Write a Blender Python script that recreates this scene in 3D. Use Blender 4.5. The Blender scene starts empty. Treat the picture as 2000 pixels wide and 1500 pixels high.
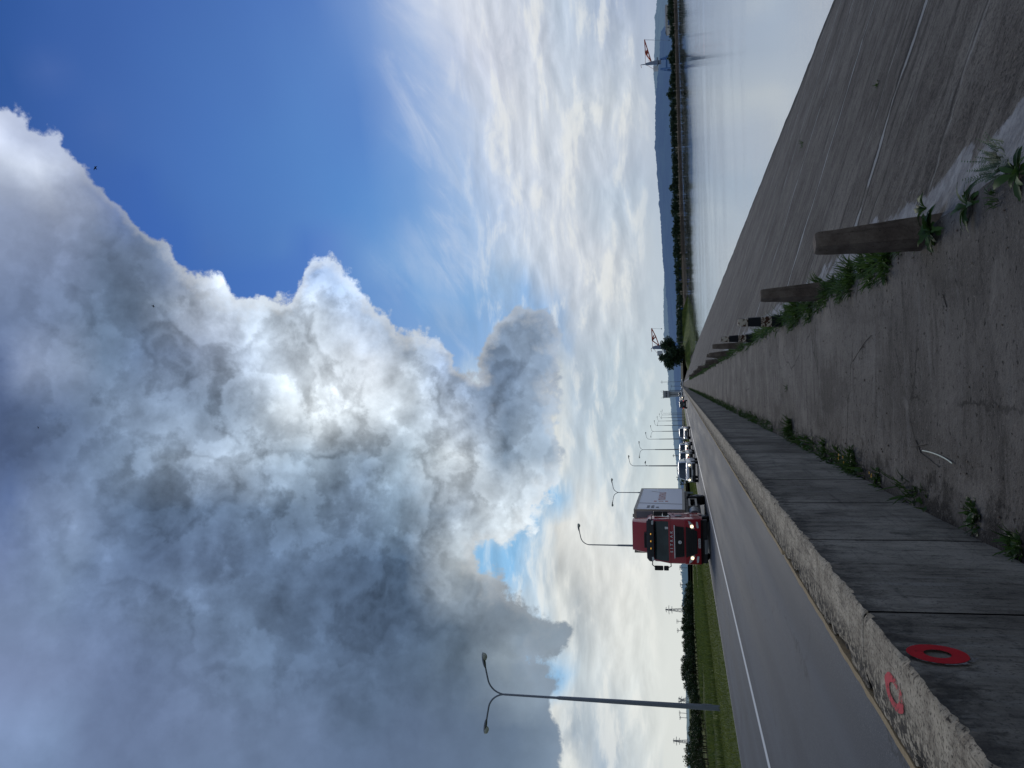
import bpy, bmesh, math, random
from mathutils import Vector, Matrix
random.seed(7)
R = math.radians
C = bpy.data.collections.new('scene'); bpy.context.scene.collection.children.link(C)
SC = bpy.context.scene

# ------------------------------------------------------------------ camera
EYE = Vector((0, 0, 1.6)); F = 1500.0; ROLL = 0.025
def cam_axes():
    # the road direction (+Y) is seen at (-1, -329) px from the middle of the upright frame
    cr, sr = math.cos(ROLL), math.sin(ROLL)
    a, b = -1/F, -329/F
    x0, y0 = a*cr + b*sr, -a*sr + b*cr
    p = -math.atan(y0); yaw = math.atan(-x0*math.cos(p))
    fw = Vector((math.sin(yaw)*math.cos(p), math.cos(yaw)*math.cos(p), math.sin(p)))
    rt = Vector((math.cos(yaw), -math.sin(yaw), 0)); up = rt.cross(fw)
    return rt*cr - up*sr, up*cr + rt*sr, fw
RT, UP, FW = cam_axes()
def ray(x, y):
    """direction seen at the (sideways) photograph's pixel x, y"""
    return RT*((750-y)/F) - UP*((x-1000)/F) + FW
def at(x, y, Y):
    d = ray(x, y); return EYE + d*(Y/d.y)
def at_z(x, y, z):
    d = ray(x, y); return EYE + d*((z-EYE.z)/d.z)
def proj(p):
    d = Vector(p)-EYE; w = d.dot(FW)
    return 1000 - F*d.dot(UP)/w, 750 - F*d.dot(RT)/w
cd = bpy.data.cameras.new('camera'); cam = bpy.data.objects.new('camera', cd); C.objects.link(cam)
cd.sensor_fit = 'HORIZONTAL'; cd.sensor_width = 36; cd.lens = 36*F/2000; cd.clip_start = 0.05; cd.clip_end = 60000
m = Matrix((-UP, RT, -FW)).transposed().to_4x4(); m.translation = EYE; cam.matrix_world = m
SC.camera = cam
SC.view_settings.view_transform = 'Standard'; SC.view_settings.look = 'None'; SC.view_settings.exposure = 0
SC.cycles.max_bounces = 6; SC.cycles.diffuse_bounces = 3; SC.cycles.transparent_max_bounces = 8

def lin(c):
    return tuple((v/12.92 if v <= .04045 else ((v+.055)/1.055)**2.4) for v in (k/255 for k in c))

# ------------------------------------------------------------------ node helper
class NT:
    def __init__(s, tree): s.t = tree
    def n(s, typ, ins=None, **kw):
        nd = s.t.nodes.new(typ)
        for k, v in kw.items(): setattr(nd, k, v)
        for k, v in (ins or {}).items(): s.put(nd.inputs[k], v)
        return nd
    def put(s, sock, v):
        if isinstance(v, bpy.types.NodeSocket): s.t.links.new(v, sock)
        elif isinstance(v, bpy.types.Node): s.t.links.new(v.outputs[0], sock)
        else: sock.default_value = v
    def m(s, op, a, b=None, c=None, clamp=False):
        nd = s.n('ShaderNodeMath', operation=op, use_clamp=clamp)
        for i, v in enumerate((a, b, c)):
            if v is not None: s.put(nd.inputs[i], v)
        return nd.outputs[0]
    def v(s, op, a, b=None, scale=None):
        nd = s.n('ShaderNodeVectorMath', operation=op)
        s.put(nd.inputs[0], a)
        if b is not None: s.put(nd.inputs[1], b)
        if scale is not None: s.put(nd.inputs['Scale'], scale)
        return nd.outputs['Value'] if op in ('LENGTH', 'DOT_PRODUCT') else nd.outputs['Vector']
    def xyz(s, x, y, z): return s.n('ShaderNodeCombineXYZ', {0: x, 1: y, 2: z}).outputs[0]
    def sep(s, vec): return s.n('ShaderNodeSeparateXYZ', {0: vec}).outputs
    def noise(s, vec, scale=1, detail=4, rough=.5, dist=0, lac=2, col=False):
        nd = s.n('ShaderNodeTexNoise', {'Vector': vec, 'Scale': scale, 'Detail': detail, 'Roughness': rough, 'Distortion': dist, 'Lacunarity': lac})
        return nd.outputs['Color' if col else 'Fac']
    def sm(s, v, lo, hi, a=0., b=1., typ='SMOOTHSTEP'):
        nd = s.n('ShaderNodeMapRange', {0: v, 1: lo, 2: hi, 3: a, 4: b}, interpolation_type=typ); return nd.outputs[0]
    def mix(s, f, a, b, blend='MIX', clamp=False):
        nd = s.n('ShaderNodeMix', data_type='RGBA', blend_type=blend, clamp_result=clamp)
        s.put(nd.inputs[0], f); s.put(nd.inputs[6], col4(a)); s.put(nd.inputs[7], col4(b)); return nd.outputs[2]
    def ramp(s, f, stops, interp='LINEAR'):
        nd = s.n('ShaderNodeValToRGB', {0: f}); cr = nd.color_ramp; cr.interpolation = interp
        e = cr.elements
        while len(e) < len(stops): e.new(0.5)
        for i, (p, c) in enumerate(stops):
            e[i].position = p
        for i, (p, c) in enumerate(stops):
            e[i].color = col4(c)
        return nd.outputs
def col4(c):
    if isinstance(c, (bpy.types.NodeSocket, bpy.types.Node)): return c
    if isinstance(c, (int, float)): return (c, c, c, 1)
    return tuple(c) if len(c) == 4 else (*c, 1)

# ------------------------------------------------------------------ sky: Nishita daylight under layers of cloud, by direction
SUN_AZ, SUN_EL = R(-1.0), R(25.5)
# tones of the cloud deck, rows = elevation, columns = azimuth
TAB = {
0: [(45,85,155),(48,88,158),(196,200,218),(215,220,232),(152,162,186),(140,152,178),(115,130,160),(96,112,146),(90,107,142),(92,109,143),(100,118,155),(120,135,168),(128,143,172),(134,148,180),(132,148,180),(125,142,172)],
100:[(55,95,168),(55,95,170),(58,98,172),(218,222,232),(160,168,188),(130,142,168),(115,130,155),(150,160,180),(108,126,156),(105,122,152),(132,147,172),(132,150,176),(125,142,170),(128,142,172),(130,148,178),(122,140,170)],
200:[(58,98,172),(58,98,172),(62,102,175),(60,100,172),(146,156,180),(110,125,148),(105,122,145),(110,128,150),(120,136,158),(122,140,164),(115,132,158),(112,130,158),(115,132,162),(115,130,160),(115,130,160),(115,130,160)],
300:[(62,102,178),(62,105,180),(66,108,180),(68,110,182),(66,108,180),(120,135,160),(115,130,150),(105,122,148),(125,140,160),(142,157,174),(103,123,150),(104,122,151),(115,132,158),(112,128,158),(115,130,160),(114,130,158)],
400:[(66,108,182),(68,112,184),(70,114,186),(72,116,187),(74,118,188),(74,115,185),(210,216,226),(150,160,178),(135,150,168),(152,164,178),(106,124,148),(110,128,155),(112,130,155),(112,128,155),(115,130,158),(112,128,155)],
500:[(72,115,190),(74,118,190),(76,120,190),(78,124,192),(80,125,192),(78,122,190),(196,206,216),(182,192,204),(168,180,192),(168,180,192),(112,130,152),(105,124,150),(108,126,150),(108,126,150),(110,126,152),(110,126,152)],
600:[(80,122,195),(82,126,196),(84,130,198),(85,132,198),(86,133,199),(92,135,198),(208,217,226),(220,226,231),(236,240,240),(160,175,188),(120,138,158),(100,118,142),(97,115,139),(102,120,145),(108,124,150),(106,122,148)],
700:[(120,154,212),(98,140,206),(88,132,200),(88,135,202),(90,140,205),(95,145,208),(160,185,218),(236,238,240),(226,231,233),(130,146,162),(118,135,155),(94,113,137),(91,109,133),(98,116,140),(102,120,144),(104,120,146)],
800:[(195,208,232),(160,185,225),(140,170,218),(120,160,215),(110,155,212),(130,170,218),(110,160,215),(182,192,202),(200,207,212),(170,184,194),(130,148,164),(91,111,133),(89,107,129),(98,116,138),(102,118,142),(106,122,146)],
900:[(212,218,230),(205,212,228),(190,205,228),(175,195,225),(160,188,225),(150,182,222),(120,168,218),(140,166,205),(164,176,192),(226,229,228),(168,180,192),(202,207,207),(108,124,140),(110,126,142),(108,124,145),(110,126,148)],
1000:[(200,208,222),(205,210,222),(210,216,226),(210,218,230),(200,212,230),(200,214,232),(140,180,220),(126,144,168),(134,151,171),(142,158,174),(220,223,221),(204,212,214),(140,152,164),(172,184,192),(120,136,154),(118,135,155)],
1100:[(190,205,222),(192,205,222),(200,210,222),(205,212,222),(207,214,224),(207,214,224),(192,202,216),(172,187,203),(178,192,206),(190,202,211),(228,229,225),(220,222,219),(140,154,166),(196,209,217),(155,170,183),(150,165,180)],
1200:[(165,180,205),(185,196,212),(202,210,218),(190,200,215),(185,200,215),(203,210,218),(207,214,220),(187,202,213),(182,200,213),(192,207,217),(204,215,222),(228,229,225),(225,227,223),(222,226,224),(207,216,220),(178,193,207)],
1300:[(172,184,204),(176,188,205),(177,189,205),(178,190,205),(180,193,208),(185,198,210),(186,199,210),(191,204,213),(200,211,214),(206,216,217),(216,221,219),(217,222,221),(220,224,220),(222,226,222),(220,224,220),(220,224,220)],
1400:[(176,188,206),(178,190,206),(178,190,206),(178,190,206),(182,195,208),(186,199,210),(187,200,210),(192,205,213),(202,212,214),(208,217,217),(218,222,219),(218,222,221),(221,225,221),(222,226,222),(221,225,221),(221,225,221)],
}
TABL = {k: [Vector(lin(c)) for c in v] for k, v in TAB.items()}
def tab(x, y):
    x = min(max(x, 0), 1399); y = min(max(y, 0), 1499)
    i, j = int(x//100), int(y//100); a, b = x/100-i, y/100-j
    g = lambda i, j: TABL[i*100][j]
    c = (g(i,j)*(1-b)+g(i,j+1)*b)*(1-a) + (g(i+1,j)*(1-b)+g(i+1,j+1)*b)*a
    k = 0
    for fx, fy, rx, ry, an, gn in FEAT:
        if abs(x-fx) < 260 and abs(y-fy) < 260:
            ca, sa = math.cos(R(an)), math.sin(R(an)); p, q = ((x-fx)*ca+(y-fy)*sa)/rx, (-(x-fx)*sa+(y-fy)*ca)/ry
            k += math.log(gn)*1.7*math.exp(-.5*(p*p+q*q))
    return c*math.exp(k)
FEAT = [(25,285,40,22,20,1.25),(130,292,26,22,0,1.3),(70,330,60,20,30,1.1),(215,440,22,30,40,1.18),(250,470,90,60,30,.90),(60,700,35,70,0,1.25),(420,610,30,40,20,1.25),(480,675,22,50,-35,1.28),(550,735,24,40,-40,1.25),
 (330,640,90,60,40,.88),(560,650,40,30,0,.92),(640,700,40,30,20,.90),(720,660,24,40,0,.93),(840,680,60,30,0,.90),(770,720,40,30,0,.93),(20,860,50,110,0,.88),(170,1060,26,80,0,1.18),(450,890,60,18,-40,1.28),(560,945,46,14,-35,1.36),(345,820,20,46,-20,1.2),
 (410,965,60,34,-20,.86),(310,1065,60,55,0,.88),(620,870,42,40,0,.84),(500,800,60,40,0,.92),(735,800,24,14,30,1.15),(700,840,20,30,30,.9),(890,875,24,60,0,1.2),(800,965,14,50,10,1.25),(770,900,34,26,0,.86),(700,1190,90,120,0,.90),(870,1010,32,40,0,.84),(940,1020,30,30,0,1.16),(850,1175,50,24,20,1.16),(760,1330,60,90,0,.95),(60,1400,60,50,0,1.12),(150,1270,40,50,0,1.06),(230,1240,30,60,0,1.05),
 (1030,760,46,110,0,.93),(985,660,26,40,0,.9),(1000,960,34,22,0,1.15),(1090,860,26,60,0,1.14),(1000,1060,26,50,0,1.2),(1040,1180,40,70,20,.86),(980,1230,60,60,0,.88),(930,1250,40,60,0,.92),(1000,1420,60,70,0,.92),(1070,1340,20,50,0,1.2),(1080,1450,16,60,0,1.15)]
CLOUD = [(-900,420),(0,180),(80,230),(150,290),(180,340),(250,370),(300,430),(330,500),(380,560),(480,585),(560,575),(600,520),(650,505),(680,570),(740,600),(830,670),(900,730),(925,750),(950,700),(985,640),(1030,602),(1055,650),(1085,700),(1095,800),(1085,930),(1040,960),(1010,1050),(1000,1150),(1060,1180),(1105,1230),(1105,1280),(1060,1320),(1080,1400),(1090,1500),(1100,2300),(-900,2300)]
HOLES = [(972,1090,26),(1050,992,16),(1045,1300,22)]
def sdist(x, y):
    ins = False; best = 1e9; n = len(CLOUD)
    for k in range(n):
        (x0,y0),(x1,y1) = CLOUD[k], CLOUD[(k+1)%n]
        if (y0 > y) != (y1 > y) and x < (x1-x0)*(y-y0)/(y1-y0)+x0: ins = not ins
        dx, dy = x1-x0, y1-y0; t = min(1, max(0, ((x-x0)*dx+(y-y0)*dy)/(dx*dx+dy*dy)))
        best = min(best, math.hypot(x-x0-t*dx, y-y0-t*dy))
    s = best if ins else -best
    for hx, hy, r in HOLES:
        if r: s = min(s, math.hypot(x-hx, y-hy)-r)
    return s
def blue_at(x):
    return tab(x, 60) if x < 650 else Vector(lin((95+(x-650)*.16, 140+(x-650)*.13, 203+(x-650)*.06)))
def sky_back(x, y):
    c = tab(x, y)
    if x < 1120 and sdist(x, y) > -45:
        if y < 700 or x < 880: c = blue_at(min(max(x, 0), 960))
        else: c = Vector(lin((196, 214, 228))) if x < 1060 else Vector(lin((222, 226, 224)))
        for hx, hy, r in HOLES:
            if r and math.hypot(x-hx, y-hy) < r+40: c = Vector(lin((140, 190, 230)))
    return c
def sky_front(x, y):
    s = sdist(x, y); c = tab(x, y)
    if s < 30:
        # walk to the inside of the cloud for its own tone
        best = None
        for rr in (40, 80, 130, 200, 300):
            for k in range(12):
                xx, yy = x+rr*math.cos(k*.5236), y+rr*math.sin(k*.5236)
                if sdist(xx, yy) > 35: best = tab(xx, yy); break
            if best: break
        c = (best or Vector(lin((190,198,210))))
    return c, min(1, max(0, .5 + s/150))
AZ0, AZ1, NA = R(-33), R(33), 32
ELS = [R(e) for e in (-1,1.2,2.8,4.4,6,7.6,9.2,10.8,12.4,14,15.6,17.2,18.8,20.4,22,23.6,25.2,26.8,28.4,30,31.6,33.2,34.8,36.4,38,40,42,44,46,49)]
def dpix(az, el):
    d = Vector((math.sin(az)*math.cos(el), math.cos(az)*math.cos(el), math.sin(el)))
    return proj(EYE+d*100)
W = bpy.data.worlds.new('World'); W.use_nodes = True
t = W.node_tree; t.nodes.clear(); N = NT(t)
def lut_ramps(fn, front):
    rows = []
    for k, el in enumerate(ELS):
        st = []
        for j in range(NA):
            p = j/(NA-1); x, y = dpix(AZ0+(AZ1-AZ0)*p, el)
            r = fn(x, y)
            st.append((p, (*r[0], r[1]) if front else (*r, 1)))
        rows.append(N.ramp(.5, st))
    return rows
FR, BR = lut_ramps(sky_front, True), lut_ramps(sky_back, False)
def lut(vaz, vel, rows, front):
    f = N.sm(vaz, AZ0, AZ1, typ='LINEAR'); col = alp = None
    for k, el in enumerate(ELS):
        o = rows[k]
        N.put(o[0].node.inputs[0], f)
        if k == 0: col, alp = o[0], o[1]
        else:
            g = N.sm(vel, ELS[k-1], el, typ='LINEAR')
            col = N.mix(g, col, o[0])
            if front: alp = N.n('ShaderNodeMix', {0: g, 2: alp, 3: o[1]}).outputs[0]
    return col, alp
D = N.n('ShaderNodeTexCoord').outputs['Generated']
dx, dy, dz = N.sep(D)
sky = N.n('ShaderNodeTexSky', sky_type='NISHITA', sun_disc=False, sun_elevation=SUN_EL, sun_rotation=SUN_AZ, altitude=50, air_density=1.0, dust_density=0.6, ozone_density=3.0)
az = N.m('ARCTAN2', dx, dy); el = N.m('ARCSINE', dz)
# billowing displacement of the layers
n1 = N.noise(D, 7, 5, .52, .2, col=True); n1v = N.v('SUBTRACT', n1, (.5,.5,.5))
w1 = N.sep(n1v)
n3 = N.noise(D, 30, 6, .6, 0, col=True); w3 = N.sep(N.v('SUBTRACT', n3, (.5,.5,.5)))
azw = N.m('MULTIPLY_ADD', w1[0], .085, N.m('MULTIPLY_ADD', w3[0], .024, az)); elw = N.m('MULTIPLY_ADD', w1[1], .085, N.m('MULTIPLY_ADD', w3[1], .024, el))
fcol, falp = lut(azw, elw, FR, True)
# streaked displacement of the layer behind: wide and thin towards the horizon
pl = N.m('ADD', N.m('MAXIMUM', dz, 0), .16)
flat = N.xyz(N.m('DIVIDE', dx, pl), N.m('MULTIPLY', N.m('DIVIDE', dy, pl), .8), 0.0)
n2 = N.noise(flat, 1.6, 8, .6, .6, col=True); w2 = N.sep(N.v('SUBTRACT', n2, (.5,.5,.5)))
bcol, _ = lut(N.m('MULTIPLY_ADD', w2[0], .12, az), N.m('MULTIPLY_ADD', w2[1], .05, el), BR, False)
# puffs low over the horizon
strip = N.xyz(N.m('MULTIPLY', az, 5.0), N.m('MULTIPLY', el, 17.0), 0.0)
pf = N.noise(strip, 2.1, 9, .58, .3); pf2 = N.noise(N.v('ADD', strip, (0, .16, 0)), 2.1, 8, .58, .3)
low = N.m('MULTIPLY', N.sm(el, .30, .20), N.sm(el, .015, .06))
puff = N.m('MULTIPLY', N.sm(pf, .50, .64), low)
und = N.m('MULTIPLY', N.sm(pf, .50, .34), low)
sp_, cp_ = math.sin(R(30)), math.cos(R(30))
sx_ = N.m('ADD', N.m('MULTIPLY', az, cp_), N.m('MULTIPLY', el, sp_)); sy_ = N.m('SUBTRACT', N.m('MULTIPLY', el, cp_), N.m('MULTIPLY', az, sp_))
cn = N.noise(N.xyz(N.m('MULTIPLY', sx_, 3.0), N.m('MULTIPLY', sy_, 10.0), 0.0), 1.6, 9, .6, .5)
cm_ = N.m('MULTIPLY', N.m('MULTIPLY', N.sm(N.sep(bcol)[0], .13, .32), N.sm(el, .19, .30)), N.sm(az, -.05, .06))
bcol = N.mix(N.m('MULTIPLY', N.m('MULTIPLY', N.sm(cn, .48, .66), cm_), .36), bcol, lin((226,232,242)))
bcol = N.mix(N.m('MULTIPLY', N.m('MULTIPLY', N.sm(cn, .50, .36), cm_), .2), bcol, lin((128,168,222)))
bcol = N.v('SCALE', bcol, scale=N.m('MULTIPLY_ADD', N.m('MULTIPLY', N.m('SUBTRACT', pf, pf2), low), .7, .99))
bcol = N.mix(N.m('MULTIPLY', puff, .5), bcol, lin((236,236,230)))
bcol = N.mix(N.m('MULTIPLY', N.m('MULTIPLY', und, N.sm(az, -.1, .15, .05, 1.0)), .18), bcol, lin((150,170,192)))
# crisp cumulus
big = N.noise(D, 9, 10, .58, .0); fine = N.noise(D, 24, 8, .62, .2)
a = N.m('ADD', N.m('MULTIPLY_ADD', falp, 1.7, -.35), N.m('MULTIPLY', N.m('SUBTRACT', big, .5), 1.9))
a = N.m('ADD', a, N.m('MULTIPLY', N.m('SUBTRACT', fine, .5), .95))
cov = N.sm(a, .44, .62)
edge = N.sm(a, .95, .55)
big2 = N.noise(N.v('ADD', D, tuple(k*.02 for k in (0.05, .35, -.93))), 9, 8, .58, .0)
det = N.m('ADD', N.m('MULTIPLY', N.m('SUBTRACT', big, big2), 1.7), N.m('MULTIPLY', N.m('SUBTRACT', fine, .5), .4))
lump = N.noise(N.v('ADD', D, N.v('SCALE', n1v, scale=.10)), 5.2, 6, .5, .2)
lump = N.m('ADD', N.m('MULTIPLY', N.sm(lump, .49, .535), .6), N.m('MULTIPLY', N.sm(lump, .57, .60), .4))
# nearer the sun thin cloud shines, thick cloud stays grey
sd = Vector((math.sin(SUN_AZ)*math.cos(SUN_EL), math.cos(SUN_AZ)*math.cos(SUN_EL), math.sin(SUN_EL)))
sund = N.v('DOT_PRODUCT', D, tuple(sd))
glow = N.sm(sund, .90, .995)
lraw = N.noise(N.v('ADD', D, N.v('SCALE', n1v, scale=.06)), 6.3, 9, .56, .0)
def crest(v, e, w): return N.m('MULTIPLY', N.sm(v, e-.02, e+.032), N.sm(v, e+w, e+.02))
cr = N.m('ADD', N.m('ADD', crest(lraw, .50, .16), N.m('MULTIPLY', crest(big, .53, .12), .6)), N.m('MULTIPLY', crest(lraw, .42, .08), .7))
det = N.m('ADD', det, N.m('MULTIPLY', N.m('SUBTRACT', cr, .5), N.m('MULTIPLY_ADD', glow, .26, .09)))
gain = N.m('ADD', N.m('MULTIPLY_ADD', lump, .08, .89), N.m('MULTIPLY', det, N.m('MULTIPLY_ADD', glow, 1.0, .24)))
fc = N.v('MULTIPLY', N.v('SCALE', fcol, scale=gain), (.93, .985, 1.05))
fc = N.mix(N.m('MULTIPLY', edge, N.m('MULTIPLY_ADD', glow, .3, .03)), fc, lin((240,241,240)))
out = N.mix(cov, bcol, fc)
# the clear blue is the daylight sky itself
bl = N.n('ShaderNodeSeparateColor', {0: bcol}).outputs
clear = N.m('MULTIPLY', N.sm(N.m('SUBTRACT', bl[2], bl[0]), .22, .42), N.m('MULTIPLY', N.m('SUBTRACT', 1.0, cov), N.sm(sund, .975, .88)))
nis = N.v('MULTIPLY', N.v('SCALE', sky.outputs[0], scale=.06), (.72,.92,1.15))
out = N.mix(N.m('MULTIPLY', clear, .2), out, nis)
# unseen cloud deck added behind the camera, its grey set to lift backlit faces
back = N.sm(dy, .35, -.25)
out = N.mix(back, out, N.v('SCALE', lin((128,138,152)), scale=N.m('MULTIPLY_ADD', big, .8, .6)))
bg = N.n('ShaderNodeBackground', {0: out, 1: 1.0}); N.n('ShaderNodeOutputWorld', {0: bg})
SC.world = W; W.cycles.sampling_method = 'MANUAL'; W.cycles.sample_map_resolution = 512

sl = bpy.data.lights.new('sun', 'SUN'); so = bpy.data.objects.new('sun', sl); C.objects.link(so)
sl.energy = 0.9; sl.angle = R(14); sl.color = (1, .95, .87)
so.rotation_euler = (-sd).to_track_quat('-Z', 'Y').to_euler()
# ------------------------------------------------------------------ mesh and object helpers
class MB:
    def __init__(s): s.v, s.f, s.mi, s.cur = [], [], [], 0
    def add(s, vs, fs):
        o = len(s.v); s.v += [tuple(v) for v in vs]; s.f += [tuple(i+o for i in f) for f in fs]; s.mi += [s.cur]*len(fs); return s
    def box(s, x0, x1, y0, y1, z0, z1, M=None):
        vs = [Vector((x, y, z)) for z in (z0, z1) for y in (y0, y1) for x in (x0, x1)]
        if M is not None: vs = [M @ v for v in vs]
        return s.add(vs, [(0,2,3,1),(4,5,7,6),(0,1,5,4),(2,6,7,3),(0,4,6,2),(1,3,7,5)])
    def bbox(s, x0, x1, y0, y1, z0, z1, b=.02):
        """box with chamfered edges"""
        cx, cy, cz = (x0+x1)/2, (y0+y1)/2, (z0+z1)/2; hx, hy, hz = (x1-x0)/2, (y1-y0)/2, (z1-z0)/2
        b = min(b, hx*.9, hy*.9, hz*.9)
        bm = bmesh.new(); bmesh.ops.create_cube(bm, size=2)
        for v in bm.verts: v.co = Vector((v.co.x*hx, v.co.y*hy, v.co.z*hz))
        bmesh.ops.bevel(bm, geom=bm.edges[:], offset=b, segments=2, affect='EDGES', profile=.6)
        bm.verts.index_update()
        s.add([v.co+Vector((cx,cy,cz)) for v in bm.verts], [[v.index for v in f.verts] for f in bm.faces]); bm.free(); return s
    def tube(s, pts, rs, n=8, caps=True):
        pts = [Vector(p) for p in pts]; k = len(pts)
        if not hasattr(rs, '__len__'): rs = [rs]*k
        o = len(s.v); prev = None
        for i, p in enumerate(pts):
            d = (pts[min(i+1,k-1)]-pts[max(i-1,0)]).normalized()
            if prev is None:
                a = Vector((1,0,0)) if abs(d.x) < .8 else Vector((0,1,0)); u = d.cross(a).normalized()
            else: u = (prev - d*prev.dot(d)).normalized()
            prev = u; w = d.cross(u)
            s.v += [tuple(p + (u*math.cos(2*math.pi*j/n)+w*math.sin(2*math.pi*j/n))*rs[i]) for j in range(n)]
        fs = [(o+i*n+j, o+i*n+(j+1)%n, o+(i+1)*n+(j+1)%n, o+(i+1)*n+j) for i in range(k-1) for j in range(n)]
        if caps: fs += [tuple(o+j for j in reversed(range(n))), tuple(o+(k-1)*n+j for j in range(n))]
        s.f += fs; s.mi += [s.cur]*len(fs); return s
    def bar(s, a, b, w, h=None):
        """square section bar from a to b"""
        a, b = Vector(a), Vector(b); h = h or w; d = (b-a).normalized()
        u = d.cross(Vector((0,0,1))) if abs(d.z) < .95 else d.cross(Vector((0,1,0)))
        u.normalize(); v = d.cross(u)
        vs = [p+u*i*w/2+v*j*h/2 for p in (a, b) for i, j in ((-1,-1),(1,-1),(1,1),(-1,1))]
        return s.add(vs, [(3,2,1,0),(4,5,6,7),(0,1,5,4),(1,2,6,5),(2,3,7,6),(3,0,4,7)])
    def loft(s, rings, caps=True, close=True):
        n = len(rings[0]); o = len(s.v)
        for r in rings: s.v += [tuple(p) for p in r]
        m_ = n if close else n-1
        fs = [(o+i*n+j, o+i*n+(j+1)%n, o+(i+1)*n+(j+1)%n, o+(i+1)*n+j) for i in range(len(rings)-1) for j in range(m_)]
        if caps: fs += [tuple(o+j for j in reversed(range(n))), tuple(o+(len(rings)-1)*n+j for j in range(n))]
        s.f += fs; s.mi += [s.cur]*len(fs); return s
    def prism(s, poly, axis, a, b):
        """polygon (2-D) extruded from a to b along axis; for 'y' the polygon is (x,z), 'x' (y,z), 'z' (x,y)"""
        def P(p, t): return {'y': (p[0], t, p[1]), 'x': (t, p[0], p[1]), 'z': (p[0], p[1], t)}[axis]
        return s.loft([[P(p, a) for p in poly], [P(p, b) for p in poly]])
    def disc(s, c, r, axis, t, n=20, ri=0.0):
        """short cylinder (or ring) of thickness t along axis"""
        def P(x, y, z): return {'x': (c[0]+z, c[1]+x, c[2]+y), 'y': (c[0]+x, c[1]+z, c[2]+y), 'z': (c[0]+x, c[1]+y, c[2]+z)}[axis]
        A = [2*math.pi*k/n for k in range(n)]
        if ri <= 0: return s.loft([[P(r*math.cos(a), r*math.sin(a), z) for a in A] for z in (-t/2, t/2)])
        rings = [[P(q*math.cos(a), q*math.sin(a), z) for a in A] for q, z in ((ri,-t/2),(r,-t/2),(r,t/2),(ri,t/2),(ri,-t/2))]
        return s.loft(rings, caps=False)
    def build(s, name, mats, parent=None, smooth=False, fix=True, label=None):
        me = bpy.data.meshes.new(name); me.from_pydata(s.v, [], s.f)
        if not isinstance(mats, (list, tuple)): mats = [mats]
        for q in mats: me.materials.append(q)
        if any(s.mi): me.polygons.foreach_set('material_index', s.mi)
        if fix:
            bm = bmesh.new(); bm.from_mesh(me); bmesh.ops.recalc_face_normals(bm, faces=bm.faces[:]); bm.to_mesh(me); bm.free()
        if smooth:
            me.polygons.foreach_set('use_smooth', [True]*len(me.polygons))
            try: me.set_sharp_from_angle(angle=R(38))
            except Exception: pass
        o = bpy.data.objects.new(name, me); C.objects.link(o)
        if parent: o.parent = parent
        if label: o['label'] = label
        return o
def tag(o, label, cat, group=None):
    o['label'] = label; o['category'] = cat
    if group: o['group'] = group
    return o
def thing(name, label, cat, loc=(0,0,0), rz=0, group=None):
    o = bpy.data.objects.new(name, None); C.objects.link(o); o.location = loc; o.rotation_euler = (0,0,rz); o.empty_display_size = .3
    return tag(o, label, cat, group)
def kids(o): return [c for c in C.objects if c.parent == o]
def dup(src, loc, rz=0, label=None, sc=None):
    def cp(o, par):
        c = o.copy(); C.objects.link(c)
        if par is not None: c.parent = par
        for ch in kids(o): cp(ch, c)
        return c
    r = cp(src, None); r.location = loc; r.rotation_euler = (0,0,rz)
    if sc: r.scale = sc
    if label: r['label'] = label
    return r
def structure(o): o['kind'] = 'structure'; return o
def stuff(o, label=None, cat=None):
    o['kind'] = 'stuff'
    if label: o['label'] = label
    if cat: o['category'] = cat
    return o
def vnoise(x, y, s=0):
    def h(i, j):
        n = math.sin(i*127.1+j*311.7+s*74.7)*43758.5453; return n-math.floor(n)
    i, j = math.floor(x), math.floor(y); a, b = x-i, y-j; a, b = a*a*(3-2*a), b*b*(3-2*b)
    return (h(i,j)*(1-a)+h(i+1,j)*a)*(1-b)+(h(i,j+1)*(1-a)+h(i+1,j+1)*a)*b
def fbm(x, y, s=0, o=4):
    t_, a, n = 0, .5, 0
    for k in range(o): t_ += a*vnoise(x*2**k, y*2**k, s+k); n += a; a *= .5
    return t_/n

# ------------------------------------------------------------------ materials
MATS = {}
def new_mat(name):
    mt = bpy.data.materials.new(name); mt.use_nodes = True; mt.node_tree.nodes.clear()
    n = NT(mt.node_tree); return mt, n
def finish(n, bsdf, disp=None):
    n.n('ShaderNodeOutputMaterial', {0: bsdf})
def bsdf(n, col, rough=.6, metal=0., spec=.5, normal=None, emis=None, es=0., **kw):
    ins = {'Base Color': col4(col), 'Roughness': rough, 'Metallic': metal, 'Specular IOR Level': spec}
    if emis is not None: ins['Emission Color'] = col4(emis); ins['Emission Strength'] = es
    if normal is not None: ins['Normal'] = normal
    ins.update(kw)
    return n.n('ShaderNodeBsdfPrincipled', ins)
def bump(n, h, strength=.5, dist=.02):
    return n.n('ShaderNodeBump', {'Height': h, 'Strength': strength, 'Distance': dist}).outputs[0]
def paint(name, col, rough=.45, metal=0., dirt=.25, scale=3., spec=.5, coat=0., b=0.):
    """plain painted/metal/plastic surface with uneven dirt and wear"""
    mt, n = new_mat(name)
    P = n.n('ShaderNodeTexCoord').outputs['Object']
    f = n.noise(P, scale, 6, .6); f2 = n.noise(P, scale*9, 3, .6)
    k = n.m('MULTIPLY_ADD', n.m('SUBTRACT', n.m('MULTIPLY_ADD', f2, .35, n.m('MULTIPLY', f, .65)), .5), dirt*2, 1.0)
    c = n.mix(1.0, col4(col), k, 'MULTIPLY')
    nd = bsdf(n, c, n.sm(f, .3, .7, rough*.85, min(1, rough*1.2)), metal, spec, bump(n, f2, b, .01) if b else None)
    if coat: nd.inputs['Coat Weight'].default_value = coat; nd.inputs['Coat Roughness'].default_value = .08
    finish(n, nd); return mt
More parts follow.
